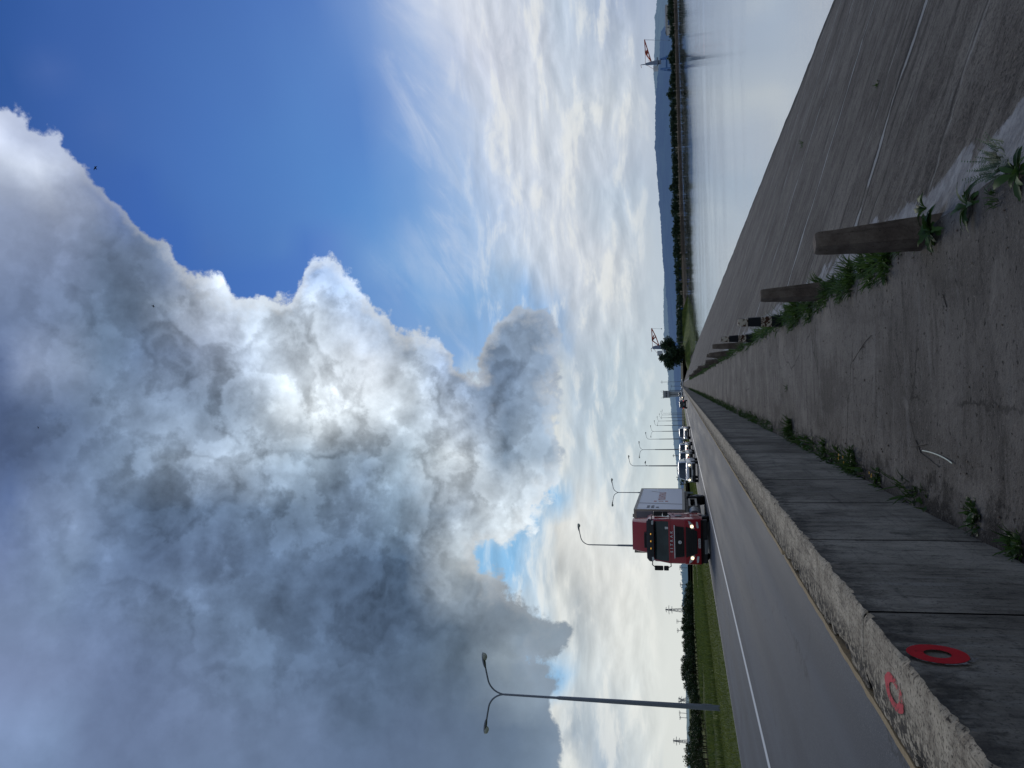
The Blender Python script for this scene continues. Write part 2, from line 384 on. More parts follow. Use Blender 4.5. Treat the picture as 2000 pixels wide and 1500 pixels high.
def emit(name, col, es, base=(.6,.6,.6)):
    mt, n = new_mat(name); finish(n, bsdf(n, base, .15, emis=col, es=es)); return mt
def glass(name, col, rough=.06, spec=.5):
    mt, n = new_mat(name); P = n.n('ShaderNodeTexCoord').outputs['Object']
    c = n.mix(n.sm(n.noise(P, 1.5, 3, .5), .35, .7), col4(col), col4(tuple(k*1.8 for k in col)))
    finish(n, bsdf(n, c, rough, 0, spec)); return mt
def hazy(name, col, haze, amt, var=.25, scale=.01, detail=6, tint=None, stretch=None):
    """distant surface: its own colour behind air light"""
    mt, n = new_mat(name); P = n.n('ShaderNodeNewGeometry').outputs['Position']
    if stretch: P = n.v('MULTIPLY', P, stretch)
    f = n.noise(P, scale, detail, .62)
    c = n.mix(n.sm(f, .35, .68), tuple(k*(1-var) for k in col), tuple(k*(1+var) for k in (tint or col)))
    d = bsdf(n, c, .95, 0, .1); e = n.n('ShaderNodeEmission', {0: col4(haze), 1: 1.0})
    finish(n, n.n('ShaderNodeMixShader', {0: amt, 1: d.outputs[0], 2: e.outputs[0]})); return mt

def mat_asphalt():
    mt, n = new_mat('asphalt'); P = n.n('ShaderNodeNewGeometry').outputs['Position']
    big = n.noise(n.v('MULTIPLY', P, (1,.06,1)), 1.1, 5, .6); mid = n.noise(P, .6, 5, .6); fine = n.noise(P, 90, 3, .7)
    c = n.mix(n.sm(big, .32, .68), lin((70,74,80)), lin((92,96,102)))
    c = n.mix(n.m('MULTIPLY', n.sm(mid, .5, .72), .35), c, lin((60,63,68)))
    c = n.mix(n.m('MULTIPLY', n.sm(fine, .56, .68), .8), c, lin((136,138,140)))
    c = n.mix(n.m('MULTIPLY', n.sm(fine, .42, .25), .7), c, lin((45,48,52)))
    xx = n.sep(P)[0]; tr = n.m('ABSOLUTE', n.m('SUBTRACT', n.m('FRACT', n.m('DIVIDE', n.m('ADD', xx, .35), 1.75)), .5)); c = n.mix(n.m('MULTIPLY', n.sm(tr, .22, .05), n.m('MULTIPLY_ADD', big, .5, .05)), c, lin((58,60,64)))
    vd = n.n('ShaderNodeTexVoronoi', {'Vector': n.v('ADD', n.v('MULTIPLY', P, (1,.45,1)), n.v('SCALE', n.noise(P, 2, 5, .7, col=True), scale=.7)), 'Scale': .4}, feature='DISTANCE_TO_EDGE').outputs['Distance']
    c = n.mix(n.m('MULTIPLY', n.sm(vd, .012, .004), n.sm(mid, .45, .6, 0, .6)), c, lin((40,42,46)))
    finish(n, bsdf(n, c, n.sm(big, .3, .7, .72, .85), 0, .22, bump(n, fine, .35, .006))); return mt
def mat_line(name, col, wear):
    mt, n = new_mat(name); P = n.n('ShaderNodeNewGeometry').outputs['Position']
    f = n.noise(P, 14, 6, .7); g = n.noise(P, 1.2, 3, .6)
    c = n.mix(n.sm(n.m('ADD', f, n.m('MULTIPLY', g, .4)), wear, wear+.14), lin(col), lin((88,90,94)))
    finish(n, bsdf(n, c, .6, 0, .4, bump(n, f, .3, .005))); return mt
def mat_ring(name, col, wear):
    mt, n = new_mat(name); P = n.n('ShaderNodeNewGeometry').outputs['Position']
    f = n.noise(P, 45, 6, .75); g = n.noise(P, 9, 4, .6)
    k = n.sm(n.m('ADD', n.m('MULTIPLY', f, .7), n.m('MULTIPLY', g, .5)), wear, wear+.11)
    c = n.mix(n.noise(P, 20, 4, .6), tuple(q*.75 for q in lin(col)), tuple(q*1.15 for q in lin(col)))
    d = bsdf(n, c, .8, 0, .2); tr = n.n('ShaderNodeBsdfTransparent')
    finish(n, n.n('ShaderNodeMixShader', {0: k, 1: d.outputs[0], 2: tr.outputs[0]})); return mt
def mat_walk():
    mt, n = new_mat('walkway_concrete'); P = n.n('ShaderNodeNewGeometry').outputs['Position']
    x, y, z = n.sep(P)
    b = n.noise(P, .9, 7, .62, .4); st = n.noise(n.v('MULTIPLY', P, (1.0, 5.5, 1)), 1.3, 6, .6, .3); f = n.noise(P, 60, 5, .72); sp = n.noise(P, 22, 3, .5); g = n.noise(P, 7, 6, .7)
    c = n.mix(n.sm(b, .3, .7), lin((86,82,78)), lin((122,117,111)))
    c = n.mix(n.m('MULTIPLY', n.sm(st, .5, .7), .65), c, lin((54,51,50)))
    c = n.mix(n.m('MULTIPLY', n.sm(st, .46, .3), .55), c, lin((124,121,118)))
    c = n.mix(n.m('MULTIPLY', n.sm(g, .52, .72), .6), c, lin((58,53,50)))
    c = n.mix(n.m('MULTIPLY', n.sm(g, .44, .28), .4), c, lin((126,118,110)))
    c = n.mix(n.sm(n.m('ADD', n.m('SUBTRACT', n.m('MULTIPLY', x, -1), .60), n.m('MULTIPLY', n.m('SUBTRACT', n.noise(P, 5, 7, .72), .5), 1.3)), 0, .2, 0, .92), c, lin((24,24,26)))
    mo = n.noise(P, 19, 6, .75); c = n.mix(n.m('MULTIPLY', n.sm(mo, .52, .68), .38), c, lin((50,48,46))); c = n.mix(n.m('MULTIPLY', n.sm(mo, .46, .34), .3), c, lin((130,126,120)))
    c = n.mix(n.m('MULTIPLY', n.sm(sp, .63, .68), .9), c, lin((26,25,25)))
    c = n.mix(n.m('MULTIPLY', n.sm(n.noise(P, 35, 2, .5), .68, .74), .8), c, lin((140,134,126)))
    c = n.mix(n.m('MULTIPLY', n.sm(f, .5, .72), .42), c, lin((126,121,114)))
    c = n.mix(n.m('MULTIPLY', n.sm(f, .47, .28), .45), c, lin((40,38,37)))
    du = n.noise(n.v('MULTIPLY', P, (1.2, .7, 1)), .9, 7, .62, .6); c = n.mix(n.m('MULTIPLY', n.sm(du, .52, .66), .55), c, lin((138,133,126))); c = n.mix(n.m('MULTIPLY', n.sm(du, .46, .34), .5), c, lin((52,49,48)))
    vd = n.n('ShaderNodeTexVoronoi', {'Vector': n.v('ADD', P, n.v('SCALE', n.noise(P, 3, 5, .7, col=True), scale=.22)), 'Scale': .5}, feature='DISTANCE_TO_EDGE').outputs['Distance']
    c = n.mix(n.m('MULTIPLY', n.sm(vd, .008, .002), n.sm(n.noise(P, .8, 3, .6), .45, .58, 0, .7)), c, lin((26,25,25)))
    h = n.m('ADD', n.m('MULTIPLY', f, .35), n.m('ADD', n.m('MULTIPLY', b, .6), n.m('MULTIPLY', g, .5)))
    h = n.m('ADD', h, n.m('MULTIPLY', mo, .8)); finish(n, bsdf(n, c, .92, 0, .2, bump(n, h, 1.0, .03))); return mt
def mat_wall(top):
    mt, n = new_mat('wall_top_concrete' if top else 'wall_face_concrete'); P = n.n('ShaderNodeNewGeometry').outputs['Position']
    x, y, z = n.sep(P)
    f = n.noise(P, 70, 5, .72); g = n.noise(P, 9, 6, .68); b = n.noise(P, 1.4, 5, .6)
    if top:
        st = n.noise(n.v('MULTIPLY', P, (30, 2.2, 1)), 1.0, 6, .7, .4)
        c = n.mix(n.sm(g, .3, .7), lin((150,138,120)), lin((206,192,168)))
        c = n.mix(n.m('MULTIPLY', n.sm(st, .5, .72), .75), c, lin((62,57,52)))
        c = n.mix(n.m('MULTIPLY', n.sm(f, .51, .64), .85), c, lin((52,48,44)))
        c = n.mix(n.m('MULTIPLY', n.sm(f, .45, .32), .7), c, lin((206,194,172)))
        # pitted outer half
        pit = n.m('MULTIPLY', n.sm(x, -1.0, -1.13), n.sm(n.noise(P, 30, 4, .65), .47, .53))
        c = n.mix(n.m('MULTIPLY', pit, .85), c, lin((40,40,42)))
        h = n.m('ADD', n.m('MULTIPLY', f, .6), n.m('MULTIPLY', n.m('SUBTRACT', 1.0, pit), .6))
        finish(n, bsdf(n, c, .95, 0, .15, bump(n, h, .9, .02))); return mt
    st = n.noise(n.v('MULTIPLY', P, (1, 14, 1.1)), 1.0, 6, .65, .3); hz = n.noise(n.v('MULTIPLY', P, (1, 1.2, 16)), 1.0, 6, .6, .3)
    c = n.mix(n.sm(b, .3, .7), lin((96,93,86)), lin((146,142,132)))
    c = n.mix(n.m('MULTIPLY', n.sm(st, .48, .70), .55), c, lin((38,38,38)))
    c = n.mix(n.m('MULTIPLY', n.sm(st, .44, .28), .5), c, lin((136,136,132)))
    c = n.mix(n.m('MULTIPLY', n.sm(hz, .55, .75), .4), c, lin((40,42,45)))
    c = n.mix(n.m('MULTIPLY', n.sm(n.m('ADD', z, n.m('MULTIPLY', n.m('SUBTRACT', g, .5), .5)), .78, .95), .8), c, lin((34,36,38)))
    c = n.mix(n.m('MULTIPLY', n.sm(n.noise(P, 3, 5, .6), .55, .7), .5), c, lin((40,42,38)))
    mo = n.noise(n.v('MULTIPLY', P, (1, 1, .5)), 17, 6, .75); c = n.mix(n.m('MULTIPLY', n.sm(mo, .52, .66), .6), c, lin((40,40,38))); c = n.mix(n.m('MULTIPLY', n.sm(mo, .46, .34), .4), c, lin((140,138,130)))
    c = n.mix(n.m('MULTIPLY', n.sm(f, .53, .66), .6), c, lin((30,30,30)))
    c = n.mix(1.0, c, n.m('MULTIPLY_ADD', n.n('ShaderNodeObjectInfo').outputs['Random'], .34, .80), 'MULTIPLY')
    finish(n, bsdf(n, c, .93, 0, .2, bump(n, n.m('ADD', n.m('MULTIPLY', f, .4), n.m('MULTIPLY', st, .8)), .6, .02))); return mt
def mat_slope():
    mt, n = new_mat('slope_concrete'); P = n.n('ShaderNodeNewGeometry').outputs['Position']
    x, y, z = n.sep(P)
    b = n.noise(P, .5, 7, .62, .3); st = n.noise(n.v('MULTIPLY', P, (.35, 3.2, 1)), 1.0, 7, .62, .5); f = n.noise(P, 48, 5, .75); ag = n.noise(P, 26, 4, .65); g = n.noise(P, 6, 6, .7)
    c = n.mix(n.sm(b, .3, .7), lin((96,91,86)), lin((136,131,124)))
    c = n.mix(n.m('MULTIPLY', n.sm(st, .5, .68), .7), c, lin((58,55,54)))
    c = n.mix(n.m('MULTIPLY', n.sm(st, .46, .30), .5), c, lin((122,118,112)))
    c = n.mix(n.m('MULTIPLY', n.sm(g, .54, .72), .5), c, lin((56,53,51)))
    near = n.m('MULTIPLY', n.sm(n.m('ADD', y, n.m('MULTIPLY', b, 3)), 10, 4.5), n.sm(x, 1.3, 1.8))
    c = n.mix(n.m('MULTIPLY', n.sm(ag, .55, .62), n.m('MULTIPLY_ADD', near, .7, .25)), c, lin((30,29,30)))
    c = n.mix(n.m('MULTIPLY', n.sm(ag, .40, .33), n.m('MULTIPLY_ADD', near, .7, .2)), c, lin((150,140,128)))
    c = n.mix(n.m('MULTIPLY', n.sm(f, .52, .66), .75), c, lin((38,37,37)))
    c = n.mix(n.m('MULTIPLY', n.sm(f, .45, .32), .65), c, lin((146,140,132)))
    mo = n.noise(n.v('MULTIPLY', P, (.6, 1.3, 1)), 12, 6, .75); c = n.mix(n.m('MULTIPLY', n.sm(mo, .53, .64), .55), c, lin((44,42,41)))
    m2 = n.noise(n.v('MULTIPLY', P, (.5, 1.4, 1)), 4.5, 7, .72, .3); c = n.mix(n.m('MULTIPLY', n.sm(m2, .52, .64), .6), c, lin((56,53,51))); c = n.mix(n.m('MULTIPLY', n.sm(m2, .47, .36), .45), c, lin((142,137,130)))
    # transverse joints, some smeared with pale sealant
    wob = n.m('MULTIPLY', n.m('SUBTRACT', n.noise(P, .8, 5, .6), .5), .5)
    def joint(per, off, w, wn):
        q = n.m('ADD', n.m('ADD', y, wob), off)
        d = n.m('ABSOLUTE', n.m('SUBTRACT', n.m('FRACT', n.m('DIVIDE', q, per)), .5)); d = n.m('MULTIPLY', d, per)
        return d, n.m('SUBTRACT', d, n.m('MULTIPLY', wn, w))
    wn = n.noise(P, 1.1, 4, .6)
    d1, e1 = joint(5.6, 2.8-9.0+5.6*3, .09, n.sm(wn, .3, .7))
    seal = n.m('MULTIPLY', n.sm(e1, .015, -.01), n.sm(n.noise(P, 2.2, 4, .6), .3, .42))
    d2, e2 = joint(1.87, .3, .03, n.sm(n.noise(P, .7, 3, .6), .45, .7))
    c = n.mix(n.m('MULTIPLY', n.sm(e2, .03, 0), .6), c, lin((48,47,47)))
    thin = n.m('MULTIPLY', n.sm(n.m('ABSOLUTE', n.m('SUBTRACT', d2, .07)), .035, .01), n.sm(n.noise(n.v('MULTIPLY', P, (.25,1,1)), 1.7, 3, .6), .55, .64))
    c = n.mix(n.m('MULTIPLY', thin, .65), c, lin((170,170,166)))
    c = n.mix(n.m('MULTIPLY', n.sm(n.m('ABSOLUTE', n.m('SUBTRACT', d1, .11)), .05, .02), .7), c, lin((38,37,38)))
    c = n.mix(n.m('MULTIPLY', seal, .9), c, lin((172,174,174)))
    # pale mortar band along the crest
    ed = n.m('SUBTRACT', n.m('ADD', x, n.m('MULTIPLY', n.m('SUBTRACT', n.noise(n.v('MULTIPLY', P, (1.2,1,1)), 2.4, 6, .65), .5), .8)), 1.38)
    band = n.m('MULTIPLY', n.sm(ed, .06, -.02), n.sm(n.noise(P, 1.3, 4, .6), .32, .44))
    c = n.mix(n.m('MULTIPLY', band, .9), c, n.mix(n.sm(g, .35, .65), lin((142,143,146)), lin((182,183,186))))
    # wet dark margin by the water
    c = n.mix(n.sm(z, -4.05, -4.3, 0, .75), c, lin((40,42,44)))
    h = n.m('ADD', n.m('ADD', n.m('MULTIPLY', f, .5), mo), n.m('ADD', n.m('MULTIPLY', ag, .9), n.m('MULTIPLY', st, .8)))
    finish(n, bsdf(n, c, .94, 0, .2, bump(n, h, 1.0, .04))); return mt
def mat_water():
    mt, n = new_mat('lake_water'); P = n.n('ShaderNodeNewGeometry').outputs['Position']
    w = n.noise(n.v('MULTIPLY', P, (.55, 1, 1)), 1.6, 4, .55, .3); w2 = n.noise(n.v('MULTIPLY', P, (.12, .25, 1)), .25, 4, .6)
    w3 = n.noise(n.v('MULTIPLY', P, (.5,1,1)), 9, 3, .6)
    yy = n.sep(P)[1]; calm = n.sm(yy, 420, 40, .10, 1.0)
    h = n.m('MULTIPLY', calm, n.m('ADD', n.m('MULTIPLY', w, 1.0), n.m('MULTIPLY', w3, .25)))
    nd = bsdf(n, lin((52,66,76)), n.sm(w2, .35, .65, .05, .16), 0, .5, bump(n, h, n.sm(w2, .4, .62, .03, .08), .06), IOR=1.33)
    gl = n.n('ShaderNodeBsdfGlossy', {'Color': (.72,.755,.79,1), 'Roughness': n.m('MULTIPLY_ADD', calm, n.sm(w2, .35, .65, .03, .09), .012), 'Normal': bump(n, h, n.sm(w2, .4, .62, .11, .24), .06)})
    lw = n.n('ShaderNodeLayerWeight', {0: .5}).outputs['Facing']
    finish(n, n.n('ShaderNodeMixShader', {0: n.sm(lw, .55, .95, .15, .93), 1: nd.outputs[0], 2: gl.outputs[0]})); return mt
def mat_grass(name, a, b_, c_, scale=.6, stretch=(1,.25,1)):
    mt, n = new_mat(name); P = n.n('ShaderNodeNewGeometry').outputs['Position']
    b = n.noise(n.v('MULTIPLY', P, stretch), scale, 6, .65); g = n.noise(P, 6, 5, .7)
    c = n.mix(n.sm(b, .32, .68), lin(a), lin(b_)); c = n.mix(n.m('MULTIPLY', n.sm(g, .45, .72), .6), c, lin(c_))
    finish(n, bsdf(n, c, .95, 0, .1, bump(n, g, .8, .15))); return mt
def mat_leaf(name, a, b_, rough=.6, trans=.25):
    mt, n = new_mat(name)
    oi = n.n('ShaderNodeObjectInfo').outputs['Random']; g = n.n('ShaderNodeNewGeometry')
    r = g.outputs['Random Per Island']
    c = n.mix(r, lin(a), lin(b_)); c = n.mix(n.m('MULTIPLY', oi, .3), c, lin(a))
    d = bsdf(n, c, rough, 0, .3); tr = n.n('ShaderNodeBsdfTranslucent', {0: n.mix(.5, c, lin(b_))})
    finish(n, n.n('ShaderNodeMixShader', {0: trans, 1: d.outputs[0], 2: tr.outputs[0]})); return mt
def mat_bark(name, a, b_):
    mt, n = new_mat(name); P = n.n('ShaderNodeTexCoord').outputs['Object']
    s_ = n.noise(n.v('MULTIPLY', P, (8,8,1.5)), 2, 5, .7)
    finish(n, bsdf(n, n.mix(n.sm(s_, .3, .7), lin(a), lin(b_)), .9, 0, .2, bump(n, s_, .8, .03))); return mt
def mat_post():
    mt, n = new_mat('post_concrete'); P = n.n('ShaderNodeTexCoord').outputs['Object']
    b = n.noise(P, 5, 6, .65); f = n.noise(P, 60, 4, .7); v = n.noise(n.v('MULTIPLY', P, (12,12,1.5)), 1.5, 5, .6)
    c = n.mix(n.sm(b, .3, .7), lin((84,74,68)), lin((124,114,104))); c = n.mix(n.m('MULTIPLY', n.sm(v, .52, .7), .6), c, lin((62,55,50)))
    c = n.mix(n.m('MULTIPLY', n.sm(f, .6, .72), .8), c, lin((128,118,104))); c = n.mix(n.m('MULTIPLY', n.sm(f, .42, .3), .7), c, lin((30,27,26)))
    finish(n, bsdf(n, c, .95, 0, .15, bump(n, n.m('ADD', f, b), .8, .012))); return mt
def mat_striped():
    mt, n = new_mat('striped_post_paint'); P = n.n('ShaderNodeTexCoord').outputs['Object']
    z = n.sep(P)[2]; f = n.noise(P, 13, 5, .65)
    k = n.m('FRACT', n.m('DIVIDE', n.m('ADD', n.m('SUBTRACT', .71, z), n.m('MULTIPLY', n.m('SUBTRACT', f, .5), .02)), .36))
    blk = n.sm(k, .44, .46)
    wh = n.mix(n.sm(f, .46, .52), lin((190,182,168)), lin((70,46,32)))
    c = n.mix(blk, wh, lin((26,29,34)))
    finish(n, bsdf(n, c, .8, 0, .3, bump(n, f, .6, .01))); return mt
M = dict(
 asphalt=mat_asphalt(), white_line=mat_line('white_line', (205,207,207), .86), edge_line=mat_line('edge_line', (120,118,112), .55), walk=mat_walk(), wall_top=mat_wall(True), wall_face=mat_wall(False), slope=mat_slope(), water=mat_water(),
 verge=mat_grass('verge_grass', (74,88,40), (108,118,56), (60,72,34)), field=mat_grass('field_grass', (52,72,32), (122,124,64), (84,76,50), .09, (1,.3,1)), far_land=mat_grass('far_land', (58,62,44), (86,84,64), (46,54,36), .05),
 ochre=paint('ochre_mortar', lin((158,138,106)), .9, dirt=.5, scale=4, spec=.15, b=.8), joint=paint('dark_joint', lin((14,15,17)), .95, dirt=.4, spec=.1),
 post=mat_post(), striped=mat_striped(),
 leaf=mat_leaf('tree_leaf', (24,38,22), (58,78,36)), leaf_d=mat_leaf('dark_tree_leaf', (24,42,32), (58,82,46), trans=.15), leaf_far=mat_leaf('shore_leaf', (36,56,44), (74,98,66)), weed=mat_leaf('weed_leaf', (36,60,24), (84,112,52)), weed_d=mat_leaf('dark_weed_leaf', (36,60,28), (76,106,48)), sage=mat_leaf('feathery_leaf', (62,86,62), (104,128,98)), grassblade=mat_leaf('grass_blade', (78,96,38), (128,136,64)), grasstall=mat_leaf('tall_grass_blade', (66,92,38), (122,132,68)),
 bark=mat_bark('bark', (52,44,36), (88,78,66)),
 galv=paint('galvanised_steel', lin((122,130,142)), .5, .3, .25, 2), lampgrey=paint('lamp_casing', lin((110,116,122)), .45, .2, .2, 3), lampglass=glass('lamp_bowl', lin((176,180,172)), .2),
 black=paint('black_plastic', lin((20,22,26)), .55, dirt=.35), rubber=paint('tyre_rubber', lin((24,24,26)), .85, dirt=.4), chrome=paint('chrome', lin((225,228,232)), .3, .35, .1), steel=paint('dull_steel', lin((120,124,128)), .5, .4, .3),
 red=paint('red_cab_paint', lin((160,16,38)), .38, 0, .18, 1.2, .5, .5), box=paint('box_panel', lin((238,239,243)), .5, 0, .06, .8), boxtrim=paint('box_trim', lin((164,158,146)), .5, .1, .25, 2), boxfront=paint('box_front_panel', lin((130,134,142)), .55, 0, .2, 1),
 glass=glass('dark_glass', lin((28,40,44)), .05), cabglass=glass('windscreen_glass', lin((34,48,50)), .07), sideglass=glass('side_glass', lin((150,170,168)), .08, .9),
 lamp_on=emit('lit_headlamp', (1, .80, .48), 2.0), lamp_warm=emit('lit_car_lamp', (1, .84, .55), 3), amber=emit('amber_marker', (1, .5, .08), .7, (.6,.3,.05)), tail=emit('tail_lamp', (1,.05,.03), .5, (.4,.02,.02)), lens=glass('clear_lens', lin((170,176,180)), .15, .9),
 plate=paint('number_plate', lin((206,208,208)), .5, dirt=.1), ink=paint('dark_ink', lin((84,86,94)), .7, dirt=.2), salmon=paint('faded_red_lettering', lin((196,134,120)), .6, dirt=.2, scale=6), stripe=paint('grey_stripe_film', lin((150,142,140)), .6, dirt=.2),
 car_white=paint('white_car_paint', lin((196,200,204)), .3, 0, .1, 1, .5, .4), car_beige=paint('beige_car_paint', lin((152,150,146)), .3, .3, .1, 1, .5, .4), car_silver=paint('silver_car_paint', lin((168,172,176)), .3, .4, .1, 1, .5, .4), car_dark=paint('dark_car_paint', lin((26,30,36)), .3, .1, .1, 1, .5, .4),
 redring=mat_ring('red_ring_paint', (178,14,32), .70), redring_f=mat_ring('faded_red_paint', (196,60,70), .60), pale=mat_ring('pale_overspray', (128,128,130), .52),
 crane_red=paint('crane_red', lin((206,92,72)), .6, dirt=.3), crane_grey=paint('crane_grey', lin((140,156,180)), .6, dirt=.2), crane_blue=paint('crane_blue', lin((86,134,196)), .6, dirt=.2), crane_white=paint('crane_white', lin((214,222,230)), .6, dirt=.2),
 blue_shed=paint('blue_cladding', lin((26,76,176)), .6, dirt=.3, scale=1), white_shed=paint('pale_cladding', lin((216,216,210)), .7, dirt=.2, scale=1), blue_panel=paint('sky_blue_panel', lin((60,112,180)), .6, dirt=.2, scale=1), roof=paint('grey_roof', lin((110,116,122)), .7, dirt=.2, scale=1), tower_c=paint('tower_concrete', lin((186,192,198)), .85, dirt=.2, scale=.6), windark=glass('dark_window', lin((46,56,66)), .1),
 twig=paint('dry_twig', lin((40,34,30)), .9, dirt=.3), strip=paint('pale_strip', lin((206,212,196)), .6, dirt=.1), yellow=paint('yellow_petal', lin((226,180,20)), .7, dirt=.2, scale=30), earth=mat_grass('bare_earth', (46,40,34), (104,90,72), (28,26,24), 9, (1,1,1)), stone=mat_post(),
 pale_slab=paint('pale_slab', lin((178,178,174)), .8, dirt=.15),
 bird=paint('bird_feather', lin((24,24,28)), .8),
)
# ------------------------------------------------------------------ the setting
ROADZ, WATERZ, FIELDZ, DAMEND = .23, -4.4, -2.4, 430.0
def at_x(x, y, X):
    d = ray(x, y); return EYE + d*(X/d.x)
def grid_mesh(name, xs, ys, fz, mats, fx=None, smooth=True, uvmat=None):
    b = MB(); nx = len(xs)
    b.v = [((fx(x, y) if fx else x), y, fz(x, y)) for y in ys for x in xs]
    b.f = [(j*nx+i, j*nx+i+1, (j+1)*nx+i+1, (j+1)*nx+i) for j in range(len(ys)-1) for i in range(nx-1)]
    b.mi = [0]*len(b.f)
    return b.build(name, mats, smooth=smooth, fix=False)
def graded(a, b, s0, g, smax):
    r = [a]; s = s0
    while r[-1]+s < b: r.append(r[-1]+s); s = min(smax, s*g)
    r.append(b); return r
YS = [-8, -4, -2, -.5] + graded(.2, DAMEND, .05, 1.02, 20)

# base under everything, reaching the horizon
b = MB(); b.add([(-30000,-2000,-9),(30000,-2000,-9),(30000,40000,-9),(-30000,40000,-9)], [(0,1,2,3)])
structure(b.build('ground', M['far_land'], fix=False))
# road with its markings
xs = [-10.62 + k*(9.4/12) for k in range(13)]
structure(grid_mesh('road', xs, [-40, 0]+graded(2, DAMEND, 3, 1.1, 15), lambda x, y: ROADZ - .0022*(x+6)**2*.5, M['asphalt']))
def strip_line(name, xa, xb, mat, dz=.004):
    b = MB(); ys = [-40, 0]+graded(2, DAMEND, 3, 1.1, 15)
    z = lambda x: ROADZ - .0011*(x+6)**2 + dz
    b.v = [p for y in ys for p in ((xa, y, z(xa)), (xb, y, z(xb)))]
    b.f = [(2*i, 2*i+1, 2*i+3, 2*i+2) for i in range(len(ys)-1)]; b.mi = [0]*len(b.f)
    structure(b.build(name, mat, fix=False))
strip_line('centre_line', -6.88, -6.69, M['white_line'])
strip_line('gravel_edge', -10.61, -10.40, M['edge_line'])
# walkway behind the parapet
def walk_edge(y): return .99 + .05*fbm(y*1.3, 3, 5) + .10*(fbm(y*.35, 9, 2)-.5)
xs = [-.95 + k*.065 for k in range(31)]
def walk_x(x, y):
    f = (x+.95)/1.95; return -.95 + f*(walk_edge(y)+.95)
def walk_z(x, y):
    e = max(0, (x-.82)/.18); s = max(0, (-.6-x)/.3)
    n_ = .028*(fbm(x*1.6+3, y*1.6, 1)-.5) + (.012*(fbm(x*9, y*9, 8, 3)-.5) if y < 14 else 0)
    return n_ - .05*e*e*fbm(x, y*2, 4) + .03*s*fbm(x*4, y*3, 6)
structure(grid_mesh('walkway', xs, YS, walk_z, M['walk'], walk_x))
# paved embankment down to the lake
xs = [.93, 1.0, 1.06, 1.12, 1.2, 1.3, 1.42, 1.56, 1.72, 1.9, 2.1, 2.35, 2.65, 3, 3.4, 3.9, 4.5, 5.2, 6, 7, 8.2, 9.6, 11, 12.5, 13.6, 14.6, 15.6, 18]
def slope_z(x, y):
    n_ = .02*(fbm(x*1.1, y*.9, 11)-.5)
    if y < 14: n_ += .018*(fbm(x*8, y*8, 21, 3)-.5)
    return -.075 - .323*(x-.97) + n_*2 + .03*(fbm(x*.3, y*.5, 31)-.5)
structure(grid_mesh('embankment', xs, YS, slope_z, M['slope'], lambda x, y: x + (.22*(fbm(y*.22, 1, 3)-.5)+.08*(fbm(y*1.3, 2, 3)-.5) if x > 13 else 0)))
# lake
b = MB(); b.add([(13.4,-400,WATERZ),(3000,-400,WATERZ),(3000,2400,WATERZ),(13.4,2400,WATERZ)], [(0,1,2,3)])
structure(b.build('lake', M['water'], fix=False))
# land on the left of the road
def left_z(x, y):
    pts = [(-10.6,.17),(-13,.2),(-16.6,.12),(-18.5,-.5),(-24,-2.0),(-30,-2.35),(-60,-2.4),(-9000,-2.4)]
    for (xa, za), (xb, zb) in zip(pts, pts[1:]):
        if x >= xb: z = za+(zb-za)*(x-xa)/(xb-xa); break
    k = 0 if x > -10.7 else (.10 if x > -17 else .5)
    return z + k*(fbm(x*.12, y*.07, 41)-.5)
xs = [-10.60,-11.2,-12,-13,-14,-15,-16,-16.6,-17.2,-18.5,-21,-24,-27,-30,-35,-40,-46,-52,-60,-70,-80,-90,-105,-125,-150,-200,-400,-1000,-3000,-9000]
o = grid_mesh('grass_field', xs, [-100,-20]+graded(5, 600, 3, 1.03, 25)+[900,1500,3000,9000,20000], left_z, [M['verge'], M['field']])
for p in o.data.polygons: p.material_index = 0 if p.center.x > -17 else 1
structure(o)
# land beyond the end of the dam and round the lake
SHORE = [(14.5,424),(24,470),(40,540),(70,640),(130,770),(220,845),(330,890),(480,925),(640,950),(900,1010),(3200,1700)]
b = MB()
def shore_off(k, d):
    x, y = SHORE[k]; a = SHORE[max(k-1,0)]; c = SHORE[min(k+1,len(SHORE)-1)]
    t_ = Vector((c[0]-a[0], c[1]-a[1], 0)).normalized(); nrm = Vector((-t_.y, t_.x, 0))
    return Vector((x, y, 0))+nrm*d
rows = [(-6,-6.0),(0,-4.45),(2.5,-3.9),(5,-3.4),(9,-2.9),(40,-2.3),(400,-2.2)]
for k in range(len(SHORE)):
    for d, z in rows:
        p = shore_off(k, d); zz = z
        if k == 0: zz = min(.12, z+2.6) if d > 2 else z
        if k == 1: zz = z+1.2 if d > 2 else z
        b.v.append((p.x, p.y, zz))
n_ = len(rows); b.f = [(k*n_+i, (k+1)*n_+i, (k+1)*n_+i+1, k*n_+i+1) for k in range(len(SHORE)-1) for i in range(n_-1)]; b.mi = [0]*len(b.f)
structure(b.build('far_shore', [M['earth']], smooth=True, fix=False))
b = MB(); b.add([(-30,428.5,.10),(15,428.5,.10),(22,470,-.4),(-60,560,-.4),(-200,560,-2.3),(-200,428.5,-2.42)],[(0,1,2,3,4,5)])
b.add([(22,470,-.4),(-60,560,-.4),(-200,560,-2.3),(-200,9000,-2.3),(9000,9000,-2.3),(600,1250,-2.3),(220,900,-2.3),(60,700,-2.3)],[(0,1,7,6,5,4,3,2)])
structure(b.build('far_land', M['far_land'], fix=False))
b = MB(); b.add([(.9,429.6,.06),(24,470,-.35),(46,500,-.6),(60,520,-4.7),(34,462,-4.7),(15.2,429.6,-4.7)],[(0,1,4,5),(1,2,3,4)])
structure(b.build('grass_bank', M['verge'], fix=False))
b = MB(); b.add([(-10.6,429,.18),(-1.2,429,.18),(-2,470,.12),(-14,560,0),(-30,600,-.2),(-36,590,-.2),(-22,550,0),(-12,470,.12)],[(0,1,2,7),(7,2,3,6),(6,3,4,5)])
